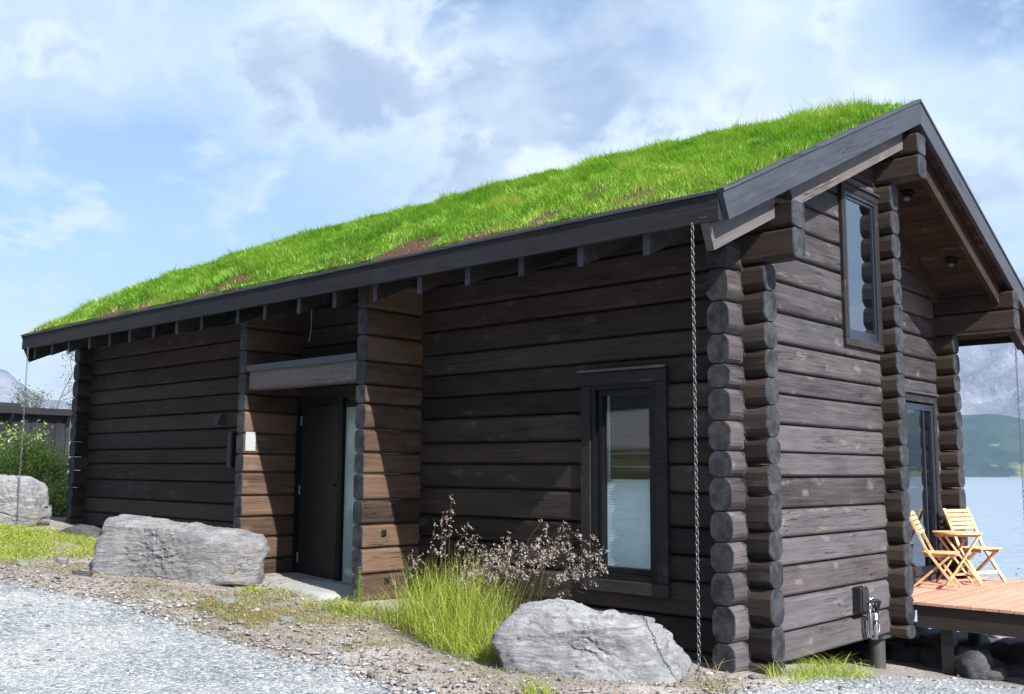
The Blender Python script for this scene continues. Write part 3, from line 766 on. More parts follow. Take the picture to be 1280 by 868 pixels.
# high gable window
GY0, GY1, GZ0, GZ1 = gw[0]-.05, gw[1]+.02, gw[2]-.04, gw[3]+.05
mb = MB(); quad_frame(mb, 'y', GY0+.066, GY1-.066, GZ0+.066, GZ1-.066, .034, .030, -.13)
gwin = mb.build('gable_window', M['frame_blue'], cabin, (0, 2.2, 2.7))
mb = MB(); quad_frame(mb, 'y', GY0+.102, GY1-.102, GZ0+.102, GZ1-.102, .030, .016, -.10, wb=.06); mb.build('sash', M['frame_blue'], gwin, (-.05, 2.2, 2.8))
for a, b_ in (((-.03, GY0, GZ0+.07), (.036, GY0+.07, GZ1-.07)), ((-.03, GY1-.07, GZ0+.07), (.036, GY1, GZ1-.07)), ((-.03, GY0, GZ1-.068), (.040, GY1, GZ1)), ((-.03, GY0, GZ0), (.040, GY1, GZ0+.068))):
    MB().box(a, b_, .004).build('trim_board', M['trim'], gwin, tuple((p+q)/2 for p, q in zip(a, b_)))
MB().box((-.02, GY0-.01, GZ1+.002), (.06, GY1+.005, GZ1+.022)).build('drip_cap', M['board_blue'], gwin, (0, 2.2, GZ1))
MB().box((-.004, GY0+.125, GZ0+.15), (.004, GY1-.125, GZ1-.125)).build('pane', M['glass_coated'], gwin, (-.06, 2.2, 3.4))
# glass doors in the recess, opening onto the deck
mb = MB(); quad_frame(mb, 'y', gd[0]+.02, gd[1]-.02, gd[2], gd[3]-.02, .07, XRC+.02, XRC-.12, wb=.09); mb.box((XRC-.10, 4.15, gd[2]+.09), (XRC+.015, 4.24, gd[3]-.09)); mb.box((XRC-.05, 4.80, gd[2]+.09), (XRC+.012, 4.825, gd[3]-.09))
gdo = mb.build('terrace_door', M['frame_blue'], cabin, (XRC, 4.2, gd[2]))
for a, b_ in ((gd[0]+.09, 4.15), (4.24, gd[1]-.09)):
    MB().box((XRC-.012, a, gd[2]+.09), (XRC-.004, b_, gd[3]-.09)).build('pane', M['glass_coated'], gdo, (XRC-.05, (a+b_)/2, 1.3))
MB().box((XRC-.03, gd[0]-.06, gd[3]), (XRC+.04, gd[1]+.06, gd[3]+.09), .004).build('trim_board', M['trim'], gdo, (XRC, 4.2, gd[3]+.04))
MB().box((XRC-.03, gd[1]-.02, gd[2]), (XRC+.038, gd[1]+.06, gd[3]-.002), .004).build('trim_board', M['trim'], gdo, (XRC, gd[1], 1.3))
MB().box((XRC-.03, gd[0]-.06, gd[3]+.092), (XRC+.07, gd[1]+.06, gd[3]+.11)).build('drip_cap', M['board_blue'], gdo, (XRC, 4.2, gd[3]+.1))

# ---- roof
def slab(x0, x1, ya, yb, d0, d1):
    """a sloping slab between roof depths d0 (top) and d1 (bottom) below the board-top plane"""
    mb = MB(); v = []
    for x in (x0, x1):
        v += [(x, ya, zt(ya)-d1), (x, yb, zt(yb)-d1), (x, yb, zt(yb)-d0), (x, ya, zt(ya)-d0)]
    f = [(0, 1, 2, 3)[::-1], (4, 5, 6, 7), (0, 4, 5, 1)[::-1], (1, 5, 6, 2)[::-1], (2, 6, 7, 3)[::-1], (3, 7, 4, 0)[::-1]]
    f = [q[::-1] for q in f]
    return mb.add(v, f)
mb = slab(XL+.03, XV-.045, YE+.04, YC-.001, .02, .125); m2 = slab(XL+.03, XV-.045, YC+.001, YE2-.04, .02, .125)
mb.add(m2.v, m2.f)
roof = mb.build('roof', M['membrane'], cabin, (-5.5, YC, 4.2))
# soffit planks, running with the ridge
def planks(x0, x1, ya, yb, wd):
    n = max(1, int(round((yb-ya)/wd))); 
    for k in range(n):
        a = ya+(yb-ya)*k/n; b_ = ya+(yb-ya)*(k+1)/n-.006
        mb = slab(x0, x1, a, b_, .127, .145+.002*(k % 2)); ym = (a+b_)/2
        mb.build('soffit_plank', M['soffit'], roof, ((x0+x1)/2, ym, zt(ym)-.135))
planks(XL+.04, XV-.05, YE+.05, .06, .12)
planks(-.02, XV-.05, .062, YC-.1, .12)
planks(XRC-.05, XV-.05, YC+.1, YE2-.05, .12)
# rafters under the eave
for xr in (-11.2, -10.61, -10.06, -9.42, -8.83, -8.28, -7.66, -7.1, -6.53, -5.77, -5.24, -4.62, -4.02, -3.39, -2.76, -2.14, -1.51, -.88, -.25):
    ya, yb = YE+.07, .35
    v = []
    for x in (xr-.031, xr+.031): v += [(x, ya, zt(ya)-.37), (x, yb, zt(yb)-.37), (x, yb, zt(yb)-.149), (x, ya, zt(ya)-.149)]
    mb = MB().add(v, [(0, 1, 2, 3), (4, 7, 6, 5), (0, 4, 5, 1), (1, 5, 6, 2), (2, 6, 7, 3), (3, 7, 4, 0)])
    ra = mb.build('rafter', [M['log_front'], M['board_blue']], roof, (xr, ya, zt(ya)-.25))
    for p_ in ra.data.polygons:
        if p_.normal.y < -.9: p_.material_index = 1  # colours carry eave shade on the rafter sides, sky light on the tail ends
for xr in (-.62, -1.4, -2.2):
    mb = slab(xr-.03, xr+.03, YLK-.3, YE2-.07, .149, .33); mb.build('rafter', M['board_brown'], roof, (xr, YE2-.5, zt(YE2-.5)-.25))
mb = slab(.18, .24, YLK-.1, YE2-.07, .149, .33); mb.build('rafter', M['board_brown'], roof, (.2, YE2-.5, zt(YE2-.5)-.25))
mb = slab(XRC+.005, XRC+.075, YC+.12, YLK-.12, .149, .33); mb.build('rafter', M['board_brown'], roof, (XRC, 4, zt(4)-.25))
# eave fascia boards (three lengths) with a thin top batten
xs_ = [XL+.02, -7.45, -3.35, XV-.043]
for a, b_ in zip(xs_[:-1], xs_[1:]):
    MB().box((a, YE-.001, ZE-.19), (b_-.003, YE+.042, ZE)).build('fascia_board', M['fascia'], roof, ((a+b_)/2, YE, ZE-.1))
    MB().box((a, YE-.016, ZE+.001), (b_-.003, YE+.05, ZE+.022)).build('eave_batten', M['board_blue'], roof, ((a+b_)/2, YE, ZE+.01))
MB().box((XL, YE2-.042, zt(YE2)-.19), (XV-.043, YE2, zt(YE2))).build('fascia_board', M['fascia'], roof, (-5.5, YE2, zt(YE2)-.1))
# verge (barge) boards: outer board, cap, inner rafter; ends cut square to the slope
def verge(x0, x1, ya, yb, d0, d1, name, mat, sq=True):
    m_ = (zt(yb)-zt(ya))/(yb-ya)
    ca = d1-d0
    off = ca*m_/(1+m_*m_) if sq else 0
    pts = [(ya, zt(ya)-d0), (yb, zt(yb)-d0), (yb, zt(yb)-d1), (ya, zt(ya)-d1)]
    if m_ > 0: pts[3] = (ya+off, zt(ya)-d1+off*m_)
    else: pts[2] = (yb+off, zt(yb)-d1+off*m_)
    mb = MB().prism(pts, lambda u, v: (x0, u, v), lambda u, v: (x1, u, v))
    mb.f = [f[::-1] for f in mb.f]
    # build along a rotated local axis so that the grain follows the board
    ym, zm = (ya+yb)/2, zt((ya+yb)/2)-(d0+d1)/2
    ang = math.atan(m_); L = []
    e1 = Vector((0, math.cos(ang), math.sin(ang))); e3 = Vector((0, -math.sin(ang), math.cos(ang))); e2 = e3.cross(e1)
    c = Vector(((x0+x1)/2, ym, zm))
    for v in mb.v:
        d_ = Vector(v)-c; L.append((d_.dot(e1), d_.dot(e2), d_.dot(e3)))
    o = mesh_obj(name, L, mb.f, mat, roof, tuple(c))
    o.rotation_euler = Matrix(((e1.x, e2.x, e3.x), (e1.y, e2.y, e3.y), (e1.z, e2.z, e3.z))).to_euler()
    return o
for (xa, xb, nm) in ((XV-.042, XV, 1), (XL, XL+.04, 0)):
    verge(xa, xb, YE-.012, YC-.002, -.004, .215, 'barge_board', M['board_blue'])
    verge(xa, xb, YC+.002, YE2+.012, -.004, .215, 'barge_board', M['board_blue'])
    s_ = .012 if nm else -.012
    verge(min(xa, xa+s_)-.0, max(xb, xb+s_), YE-.02, YC-.002, -.034, -.006, 'verge_cap', M['board_blue'])
    verge(min(xa, xa+s_)-.0, max(xb, xb+s_), YC+.002, YE2+.02, -.034, -.006, 'verge_cap', M['board_blue'])
verge(.255, .315, YE-.005, -.012, .150, .420, 'barge_rafter', M['rafter_in'])
verge(.255, .315, .212, YC-.112, .150, .420, 'barge_rafter', M['rafter_in'])
verge(.255, .315, YC+.112, YE2+.005, .150, .420, 'barge_rafter', M['soffit'])
verge(XL+.05, XL+.11, YE-.005, YC-.112, .150, .420, 'barge_rafter', M['fascia'])

# ---- turf: soil body and grass
def turf_h(x, y):
    """height of the turf above the board-top plane"""
    x = np.asarray(x, float); y = np.asarray(y, float); shp = x.shape
    e = np.clip((y-YE)/1.3, 0, 1); e = e*e*(3-2*e)
    v = np.clip((XV-.03-x)/2.2, 0, 1)**.7; l = np.clip((x-XL)/1.0, 0, 1)**.6
    n_ = (n2(x, y, .9, 4, 41)-.5).reshape(shp)
    return .012+(.045+.155*e)*v*l+n_*.09*v*l*np.clip((y-YE)/.5, .25, 1)+(n2(x, y, 3.6, 2, 43)-.5).reshape(shp)*.10*v*l*np.clip((y-YE)/.4, .2, 1)
tx = np.arange(XL+.05, XV-.05, .08); ty = np.concatenate([np.arange(YE+.015, YC, .08), [YC-.02, YC+.1, YC+.3, YC+.7, YC+1.4, YC+2.3, YE2-.05]])
TX, TY = np.meshgrid(tx, ty, indexing='ij')
ztv = np.where(TY <= YC, ZE+ML*(TY-YE), ZR-MR*(TY-YC))
rid = -.06*np.exp(-((TY-YC)/.25)**2)
TZ = ztv+turf_h(TX, np.minimum(TY, 2*YC-TY))+rid
TZ[:, 0] = ZE+.004; TZ[-1, :] = ztv[-1, :]-.01; TZ[0, :] = ztv[0, :]-.01
ii = np.arange(TX.size).reshape(TX.shape)
Qt = np.stack([ii[:-1, :-1], ii[1:, :-1], ii[1:, 1:], ii[:-1, 1:]], -1).reshape(-1, 4)
def bare(x, y):
    """1 where the soil shows through the turf"""
    x = np.asarray(x, float).ravel(); y = np.asarray(y, float).ravel()
    b_ = np.clip((n2(x, y, 1.5, 4, 61)-.545)*13, 0, 1)*np.clip(1.35-(y-YE)/1.3, 0, 1)
    b2 = np.clip((n2(x*1.2, y, 2.4, 3, 77)-.50)*11, 0, 1)*np.clip(1.2-(y-YE)/.60, 0, 1)
    b2 = b2+.95*np.exp(-(((x+.45)/.42)**2+((y-YE-.30)/.26)**2))+.9*np.exp(-(((x+2.0)/.40)**2+((y-YE-.12)/.20)**2))+.9*np.exp(-(((x+6.2)/.55)**2+((y-YE-.25)/.25)**2))
    return np.clip(b_+b2, 0, 1)
def turf_soil_mat():
    m, t, b = material('turf_soil')
    p = t.new('ShaderNodeNewGeometry').outputs['Position']
    a = t.new('ShaderNodeAttribute'); a.attribute_name = 'bare'
    so_ = t.mix(t.noise(p, 14, 5, .7), (.055, .028, .018), (.16, .092, .062))
    gr = t.mix(t.noise(p, 18, 4, .7), (.03, .07, .010), (.09, .17, .02))
    t.l.new(t.mix(a.outputs['Fac'], gr, so_), b.inputs['Base Color']); b.inputs['Roughness'].default_value = 1; b.inputs['Specular IOR Level'].default_value = .1
    t.l.new(t.bump(t.noise(p, 30, 4, .7), 1, .03), b.inputs['Normal']); return m
L0 = Vector((-5.5, YC, 4.6))
o = tri_obj('turf_soil', np.stack([TX, TY, TZ], -1).reshape(-1, 3)-np.array(L0), Qt, turf_soil_mat(), roof, L0, True, {'bare': bare(TX, TY)})
tag(o, kind='stuff')
def blades(P, up_, lean, length, width, rnd, bend=.6, seg=2):
    """grass blades as strips: P base (n,3), up_ (n,3) growth direction, lean (n,3) sideways bend"""
    n = len(P); length = length[:, None]; width = width[:, None]
    side = np.cross(up_, lean+1e-6); side /= np.linalg.norm(side, axis=1)[:, None]+1e-9
    tw = RNG.uniform(-1, 1, (n, 1)); side = side*np.sqrt(1-np.minimum(tw*tw*.5, .9))+lean/(np.linalg.norm(lean, axis=1)[:, None]+1e-9)*tw*.5
    V = []
    for k in range(seg):
        f = k/seg
        c = P+up_*length*f*(1-.25*bend*f)+lean*length*bend*f*f
        wv = side*width*.5*(1-.45*f); V += [c-wv, c+wv]
    V.append(P+up_*length*(1-.25*bend)+lean*length*bend)
    V = np.stack(V, 1); nv = V.shape[1]
    T = []
    for k in range(seg-1):
        a = 2*k; T += [(a, a+1, a+3), (a, a+3, a+2)]
    T.append((2*seg-2, 2*seg-1, 2*seg))
    T = (np.array(T)[None]+(np.arange(n)*nv)[:, None, None]).reshape(-1, 3)
    return V.reshape(-1, 3), T, np.repeat(rnd, nv)
def unit(v): return v/(np.linalg.norm(v, axis=1)[:, None]+1e-9)
NB = 330000
bx_ = RNG.uniform(XL+.06, XV-.06, NB); by_ = RNG.uniform(YE+.02, YC+.35, NB)
ok = RNG.uniform(0, 1, NB) > bare(bx_, by_)*.97
ok &= RNG.uniform(0, 1, NB) < np.clip((XV-.06-bx_)/.25+.35, 0, 1)
dist = np.hypot(bx_-CAMP[0], by_-CAMP[1]); ok &= RNG.uniform(0, 1, NB) < np.clip(12.5/dist, 0, 1)**1.2
bx_, by_ = bx_[ok], by_[ok]; n = len(bx_)
bz_ = np.where(by_ <= YC, ZE+ML*(by_-YE), ZR-MR*(by_-YC))+turf_h(bx_, np.minimum(by_, 2*YC-by_))-.06*np.exp(-((by_-YC)/.25)**2)-.006
clump = n2(bx_, by_, 3.2, 3, 88); tuft = n2(bx_, by_, 1.1, 3, 99)
ln = (.028+.125*np.clip((clump-.36)*3.0, 0, 1.15))*RNG.uniform(.65, 1.3, n)*np.clip((by_-YE)/.35+.5, .5, 1)
tall = RNG.uniform(0, 1, n) < .03; ln[tall] *= RNG.uniform(1.2, 1.9, tall.sum())
upv = unit(np.stack([RNG.normal(0, .22, n), RNG.normal(-.10, .22, n), np.ones(n)], -1))
th_ = n2(bx_, by_, 5.0, 2, 111)*12.6+RNG.normal(0, 1.3, n)
lean = np.stack([np.cos(th_), np.sin(th_)-.35, np.zeros(n)-.15], -1)
patch = n2(bx_, by_, 2.3, 3, 123)
rnd = np.clip(.55+1.15*(tuft-.5)+1.0*(patch-.5)+.9*(clump-.5)+RNG.normal(0, .16, n), 0, .94); rnd[RNG.uniform(0, 1, n) < .035+.10*np.clip(1-(by_-YE)/.5, 0, 1)] = .985
V, T, rr_ = blades(np.stack([bx_, by_, bz_], -1), upv, lean, ln, RNG.uniform(.005, .009, n)*np.clip(np.hypot(bx_-CAMP[0], by_-CAMP[1])/11, .8, 1.5), rnd, .55, 2)
o = tri_obj('turf_grass', V-np.array(L0), T, M['turf'], roof, L0, False, {'rnd': rr_}); tag(o, kind='stuff')

# ---- fittings on the cabin
def round_lamp(c, nrm, name='soffit_spot'):
    c = Vector(c); nrm = Vector(nrm).normalized()
    mb = MB().tube([c, c+nrm*.035, c+nrm*.036, c+nrm*.075], [.075, .075, .06, .055], 16)
    o = mb.build(name, M['black_plastic'], roof, tuple(c)); 
    MB().tube([c+nrm*.076, c+nrm*.080], [.030, .028], 12).build('lens', M['steel'], o, tuple(c))
nrm_ = Vector((0, -MR, -1)).normalized()
for (x, y) in ((-.032, 4.825), (-.069, 3.688)): round_lamp((x, y, zt(y)-.148), nrm_)
# wedge-shaped lamp on the left wall
wl = MB().prism([(0, 0), (-.10, .015), (-.045, .15), (0, .165)], lambda u, v: (-7.56, u-.004, 2.06+v), lambda u, v: (-7.48, u-.004, 2.06+v))
wl.build('wall_lamp', M['board_blue'], cabin, (-7.52, -.05, 2.1))
mbx = MB().box((-7.27, -.075, 1.53), (-7.18, -.002, 1.98), .01).build('meter_box', M['black_plastic'], cabin, (-7.25, -.06, 1.75))
MB().box((-7.26, -.081, 1.56), (-7.19, -.076, 1.95)).build('lid', M['dark_metal'], mbx, (-7.24, -.12, 1.75))
MB().box((-5.857, -.715, 1.715), (-5.852, -.585, 1.925)).build('paper_notice', M['paper'], cabin, (-5.87, -.65, 1.82))
for (y, z) in ((-.47, .90), (-.42, .44)):
    MB().box((-3.738, y-.028, z-.030), (-3.718, y+.028, z+.030), .006).tube([(-3.716, y, z), (-3.708, y, z)], .018, 10).build('wall_socket', M['black_plastic'], cabin, (-3.73, y, z))
cab = MB().tube([(-5.13, -.42, 3.42), (-5.12, -.40, 3.30), (-5.16, -.38, 3.18), (-5.15, -.38, 3.05), (-5.20, -.37, 2.92)], .004, 6)
cab.build('hanging_cable', M['galv'], cabin, (-5.15, -.4, 3.2))
# outlet box with coiled cable on the gable
ob = MB().box((0, 1.82, .28), (.085, 1.97, .50), .008).build('outlet_box', M['black_plastic'], cabin, (.04, 1.9, .4))
MB().box((.086, 1.835, .295), (.10, 1.955, .485), .004).build('lid', M['dark_metal'], ob, (.09, 1.9, .4))
MB().box((.0, 2.01, .28), (.03, 2.07, .50), .006).build('hook_plate', M['steel'], ob, (.015, 2.04, .4))
MB().tube([(.09, 1.90, .37), (.17, 1.95, .385), (.16, 2.03, .37), (.12, 2.08, .30), (.07, 2.10, .26)], .016, 8).build('plug_cable', M['black_plastic'], ob, (.1, 2, .35))
for k, (ra, rz, dy, dz, mt) in enumerate(((.075, .175, 0, 0, 'hose'), (.068, .165, .012, -.01, 'hose'), (.082, .180, -.008, -.004, 'steel'), (.06, .15, .02, .012, 'black_plastic'))):
    pts = [(.055+.014*k+.01*math.sin(q*3), 2.07+dy+ra*math.sin(q), .215+dz+rz*math.cos(q)) for q in np.linspace(0, 2*math.pi, 22)]
    MB().tube(pts, .0085, 6, False).build('cable_coil', M[mt], ob, (.06, 2.07, .2))
MB().tube([(.10, 2.055, .16), (.105, 2.06, .08), (.10, 2.07, .03)], [.024, .020, .014], 8).build('connector', M['galv'], ob, (.1, 2.06, .1))
MB().tube([(.10, 2.05, .26), (.10, 2.05, .205)], [.026, .026], 10).build('connector', M['blind'], ob, (.1, 2.05, .2))
# steel foundation piles under the gable side
for (x, y) in ((-.10, 2.55), (-.16, 5.35), (-.10, .12), (-3.9, 2.6), (-7, 2.6), (-3.9, 5.3), (-7, 5.3)):
    zb = float(ground_z(np.array([x]), np.array([y]))[0])-.25
    MB().tube([(x, y, zb), (x, y, .0)], .072, 20).box((x-.1, y-.1, -.028), (x+.1, y+.1, -.004)).build('foundation_pile', M['pile'], cabin, (x, y, zb))

def gz1(x, y): return float(ground_z(np.array([x]), np.array([y]))[0])
# ------------------------------------------------------------------ rain chains
def chain(x, y, z0, z1, label, link_len=.042, r=.0034):
    """oval links, every second one turned a quarter; from z1 (top) down to z0"""
    mb = MB(); nlk = int((z1-z0)/(link_len*.72)); 
    for k in range(nlk):
        zc_ = z1-link_len*.5-k*link_len*.72; pts = []
        for q in np.linspace(0, 2*math.pi, 11):
            u = .0115*math.sin(q); v = (link_len*.5-.003)*math.cos(q)
            pts.append((u, 0, v) if k % 2 else (0, u, v))
        mb.tube([(p[0], p[1], p[2]+zc_-z0) for p in pts], r, 5, False)
    o = mb.build('rain_chain', M['chain'], None, (x, y, z0), smooth=True, world=False)
    o.location = (x, y, z0)
    return tag(o, label, 'chain', 'rain chains hanging from the eaves')
chain(.215, YE-.03, gz1(.215, YE-.03), 3.265, 'long steel rain chain hanging before the front wall beside the grey boulder')
chain(-11.20, YE-.03, gz1(-11.2, YE-.03), 3.265, 'thin steel rain chain hanging at the far left end of the roof')
chain(.13, YE2+.02, gz1(.13, YE2+.02), zt(YE2)-.19, 'steel rain chain hanging in front of the lake behind the deck')

# ------------------------------------------------------------------ deck
deck = empty('deck', (1.2, 4.2, -.4)); tag(deck, 'raised terrace deck of reddish boards with an edge beam darkened for shade', 'deck')
DZ = .305; DY0, DY1 = 2.80, 5.60; DX1 = 3.3
k = 0; x = XRC+.012
while x < DX1-.05:
    wd = .118
    o = MB().box((x, DY0-.03, DZ-.028), (x+wd, DY1, DZ+.0012*(k % 3)), .003)
    v = [(q[1]-4.2, -(q[0]-(x+wd/2)), q[2]-DZ) for q in o.v]
    if x < .18 and False: pass
    mesh_obj('deck_board', v, o.f, M['deck_wood'], deck, (x+wd/2, 4.2, DZ), rotz=math.pi/2); x += wd+.006; k += 1
MB().box((.19, DY0, DZ-.235), (DX1, DY0+.05, DZ-.03)).build('edge_beam', M['deck_edge'], deck, (1.7, DY0, .2))
MB().box((XRC+.02, DY1-.06, DZ-.235), (DX1, DY1-.01, DZ-.03)).build('edge_beam', M['deck_edge'], deck, (1.7, DY1, .2))
MB().box((DX1-.05, DY0+.051, DZ-.235), (DX1, DY1-.061, DZ-.03)).build('edge_beam', M['deck_edge'], deck, (DX1, 4.2, .2))
for (x, y) in ((.44, DY0+.10), (2.9, DY0+.10), (.44, DY1-.14), (2.9, DY1-.14)):
    zb = gz1(x, y)-.2
    MB().box((x-.055, y-.055, zb), (x+.055, y+.055, DZ-.031)).build('post', M['black_plastic'], deck, (x, y, zb))

# ------------------------------------------------------------------ folding chairs and table
def folding_chair(name):
    r = empty(name); T_ = .016
    sw = .175                                          # half width; chair faces +x; seat height .325, back top .74
    for s in (-1, 1):
        y = s*sw
        MB().bar((-.235, y, .74), (-.06, y, .36), .020, .038, (0, 1, 0)).bar((-.06, y, .36), (.20, y, .0), .020, .038, (0, 1, 0)).build('back_leg', M['teak'], r, (0, 0, 0))
        yi = s*(sw-.024)
        MB().bar((.135, yi, .315), (-.215, yi, .0), .020, .036, (0, 1, 0)).build('front_leg', M['teak'], r, (0, 0, 0))
        MB().bar((-.10, s*(sw-.047), .318), (.19, s*(sw-.047), .318), .018, .030).build('seat_rail', M['teak'], r, (0, 0, 0))
    for k in range(7):
        x0 = -.115+k*.046
        MB().box((x0, -sw+.012, .335), (x0+.040, sw-.012, .349), .003).build('seat_slat', M['teak'], r, (0, 0, 0))
    for k in range(5):
        f = k/4.6; p = Vector((-.228, 0, .715)).lerp(Vector((-.135, 0, .515)), f)
        MB().bar((p.x+.018, -sw-.008, p.z), (p.x+.018, sw+.008, p.z), .036, .012, (.9, 0, .42)).build('back_slat', M['teak'], r, (0, 0, 0))
    MB().bar((.128, -sw, .10), (.128, sw, .10), .018, .028).build('stretcher', M['teak'], r, (0, 0, 0))
    MB().bar((-.15, -sw+.03, .058), (-.15, sw-.03, .058), .018, .028).build('stretcher', M['teak'], r, (0, 0, 0))
    return r
c1 = folding_chair('folding_chair'); c1.scale = (1.08,)*3; c1.location = (-.09, 4.10, DZ+.003); c1.rotation_euler.z = R(14)
tag(c1, 'wooden folding chair seen side on, nearest the cabin middle post', 'chair', 'wooden folding chairs on the deck')
c2 = folding_chair('folding_chair'); c2.scale = (1.08,)*3; c2.location = (-.03, 5.13, DZ+.003); c2.rotation_euler.z = R(-22)
tag(c2, 'wooden folding chair with slatted backrest turned to the viewer, behind the round table', 'chair', 'wooden folding chairs on the deck')
tb = empty('round_table'); tag(tb, 'small round wooden folding table between the two chairs', 'table')
tp = empty('table_top', (0, 0, .545), tb)
tb_r = .255
for k in range(8):
    y0 = -tb_r+k*tb_r/4+.002; y1 = y0+tb_r/4-.004
    pts = []
    for yy in np.linspace(y0, y1, 5): pts.append((math.sqrt(max(tb_r**2-yy**2, .0008)), yy))
    poly = pts+[(-p[0], p[1]) for p in reversed(pts)]
    MB().prism(poly, lambda u, v: (u, v, .545), lambda u, v: (u, v, .563)).build('slat', M['teak'], tp, (0, 0, .545))
for y in (-.10, .10): MB().bar((-.215, y, .53), (.215, y, .53), .022, .030).build('batten', M['teak'], tb, (0, 0, 0))
for s in (-1, 1):
    MB().bar((-.17, s*.135, .52), (.19, s*.135, .0), .02, .034, (0, 1, 0)).build('leg', M['teak'], tb, (0, 0, 0))
    MB().bar((.17, s*.160, .52), (-.19, s*.160, .0), .02, .034, (0, 1, 0)).build('leg', M['teak'], tb, (0, 0, 0))
MB().bar((.13, -.145, .09), (.13, .145, .09), .016, .026).build('stretcher', M['teak'], tb, (0, 0, 0))
MB().bar((-.13, -.17, .09), (-.13, .17, .09), .016, .026).build('stretcher', M['teak'], tb, (0, 0, 0))
tb.location = (-.06, 4.66, DZ+.003); tb.rotation_euler.z = R(38)

# ------------------------------------------------------------------ boulders
def ico(sub):
    bm = bmesh.new(); bmesh.ops.create_icosphere(bm, subdivisions=sub, radius=1)
    V = np.array([v.co[:] for v in bm.verts]); F = np.array([[v.index for v in f.verts] for f in bm.faces]); bm.free(); return V, F
ICO = {k: ico(k) for k in (1, 2, 3, 4, 5, 6)}
def boulder(name, pts, mat, label, seed, sub=5, amp=.05, strata=(.25, .15, .95), sthick=.09, samp=.02, round_=.02, cuts=6, chops=12, chop=(.86, .95), cutamp=(.006, .018), crev=.0, cat='boulder', group=None, loc=None):
    """faceted rock: the hull of the points, roughened with noise and layered ledges"""
    P = np.array(pts, float); c = P.mean(0)
    bm = bmesh.new()
    for p in P: bm.verts.new(p-c)
    res = bmesh.ops.convex_hull(bm, input=bm.verts[:]); bm.normal_update()
    pl_ = []
    for f in bm.faces:
        nn = np.array(f.normal[:]); dd = float(nn@np.array(f.verts[0].co[:]))
        if dd < 0: nn = -nn; dd = -dd
        pl_.append((*nn, dd))
    bm.free(); pl_ = np.array(pl_)
    g8 = np.random.default_rng(seed*13+5)
    for k8 in range(chops):                            # knock flat facets off the corners
        nn = g8.normal(0, 1, 3)*np.array([1, 1, .8]); nn /= np.linalg.norm(nn)
        sup = float(((P-c)@nn).max()); pl_ = np.concatenate([pl_, [[*nn, sup*g8.uniform(*chop)]]])
    U, F = ICO[sub]
    ND = U@pl_[:, :3].T
    rr = np.where(ND > 1e-3, pl_[None, :, 3]/np.maximum(ND, 1e-3), 1e9)
    k_ = 26.0; rmin = rr.min(1)                        # soft minimum: rounded arrises
    rad = rmin*(1-round_)-0*rmin
    V = U*rad[:, None]; size = (P.max(0)-P.min(0)).max()
    q = V/size
    n1 = fbm(q*3.1+seed, 5, seed, .55)-.5; n2_ = np.abs(fbm(q*6.0+seed*3, 4, seed+5, .55)-.5)
    sn = np.array(strata)/np.linalg.norm(strata)
    h_ = V@sn+.05*(fbm(q*4+9, 3, seed+8)-.5)*size
    saw = (h_/sthick) % 1.0; idn = _hash(np.floor(h_/sthick).astype(np.int64), np.zeros(len(V), np.int64), np.zeros(len(V), np.int64), seed)
    side = 1-np.abs(U@sn)
    led = (idn-.5)*samp*2.0*side+(-samp*1.3*(saw < .10))*side*np.clip((vnoise(q*7+3, seed+2)-.35)*4, 0, 1)
    V = V+U*(amp*size*(n1*.8-n2_*.5)+led)[:, None]
    g9 = np.random.default_rng(seed*7+1)
    for k9 in range(cuts):                             # broken steps: one side of a plane lies deeper than the other
        nn = sn*g9.choice([-1, 1])*1.2+g9.normal(0, .55, 3); nn /= np.linalg.norm(nn)
        dd = V@nn-size*g9.uniform(-.22, .30)+size*.05*(fbm(q*5+k9*3.3, 3, seed+k9)-.5)
        mk_ = np.clip((fbm(q*2.2+k9*9.1, 2, seed+50+k9)-.40)*7, 0, 1)
        V = V-U*(np.clip(dd/(.006*size), 0, 1)*mk_*size*g9.uniform(*cutamp))[:, None]
    cz1 = np.abs(fbm(q*np.array([3.2, 3.2, 4.5])+seed*1.7, 4, seed+21, .55)-.5); cz2 = np.abs(fbm(q*8+seed, 4, seed+23, .55)-.5)
    msk = np.clip((fbm(q*2.6+4, 2, seed+29)-.42)*6, 0, 1)
    V = V-U*(size*(crev*np.clip(1-cz1/.022, 0, 1)*msk+.005*np.clip(1-cz2/.03, 0, 1)))[:, None]   # crevices
    V = V+U*((np.abs(fbm(q*15+2, 4, seed+4, .6)-.5)-.08)*size*.045)[:, None]
    bz = V[:, 2].min(); base = c+np.array([0, 0, bz])
    V[:, 2] -= bz
    o = tri_obj(name, V, F, mat, None, tuple(base), False)
    return tag(o, label, cat, group)
def thick(outline, nrm, f, b, sf=.72, sb=.8, drop=0.0):
    P = np.array(outline, float); c = P.mean(0); n_ = np.array([*nrm, 0.0]); n_ /= np.linalg.norm(n_)
    return np.concatenate([P, c+(P-c)*sf+n_*f+np.array([0, 0, -drop]), c+(P-c)*sb-n_*b])
LB = [(-7.12, -1.76, .33), (-7.10, -1.74, .81), (-7.04, -1.70, .99), (-6.86, -1.62, 1.035), (-6.04, -1.22, .95), (-5.5, -.97, .915), (-5.15, -.81, .835), (-5.06, -.78, .66), (-5.10, -.79, .26), (-6.01, -1.21, .12), (-6.75, -1.56, .22)]
boulder('boulder', thick(LB, (.43, -.9), .38, .10, .80, .9), M['rock_warm'], 'long grey schist boulder lying in front of the entrance', 3, 6, .026, (-.25, .2, .95), .075, .026, cuts=9, chops=5, chop=(.88, .96), cutamp=(.006, .02))
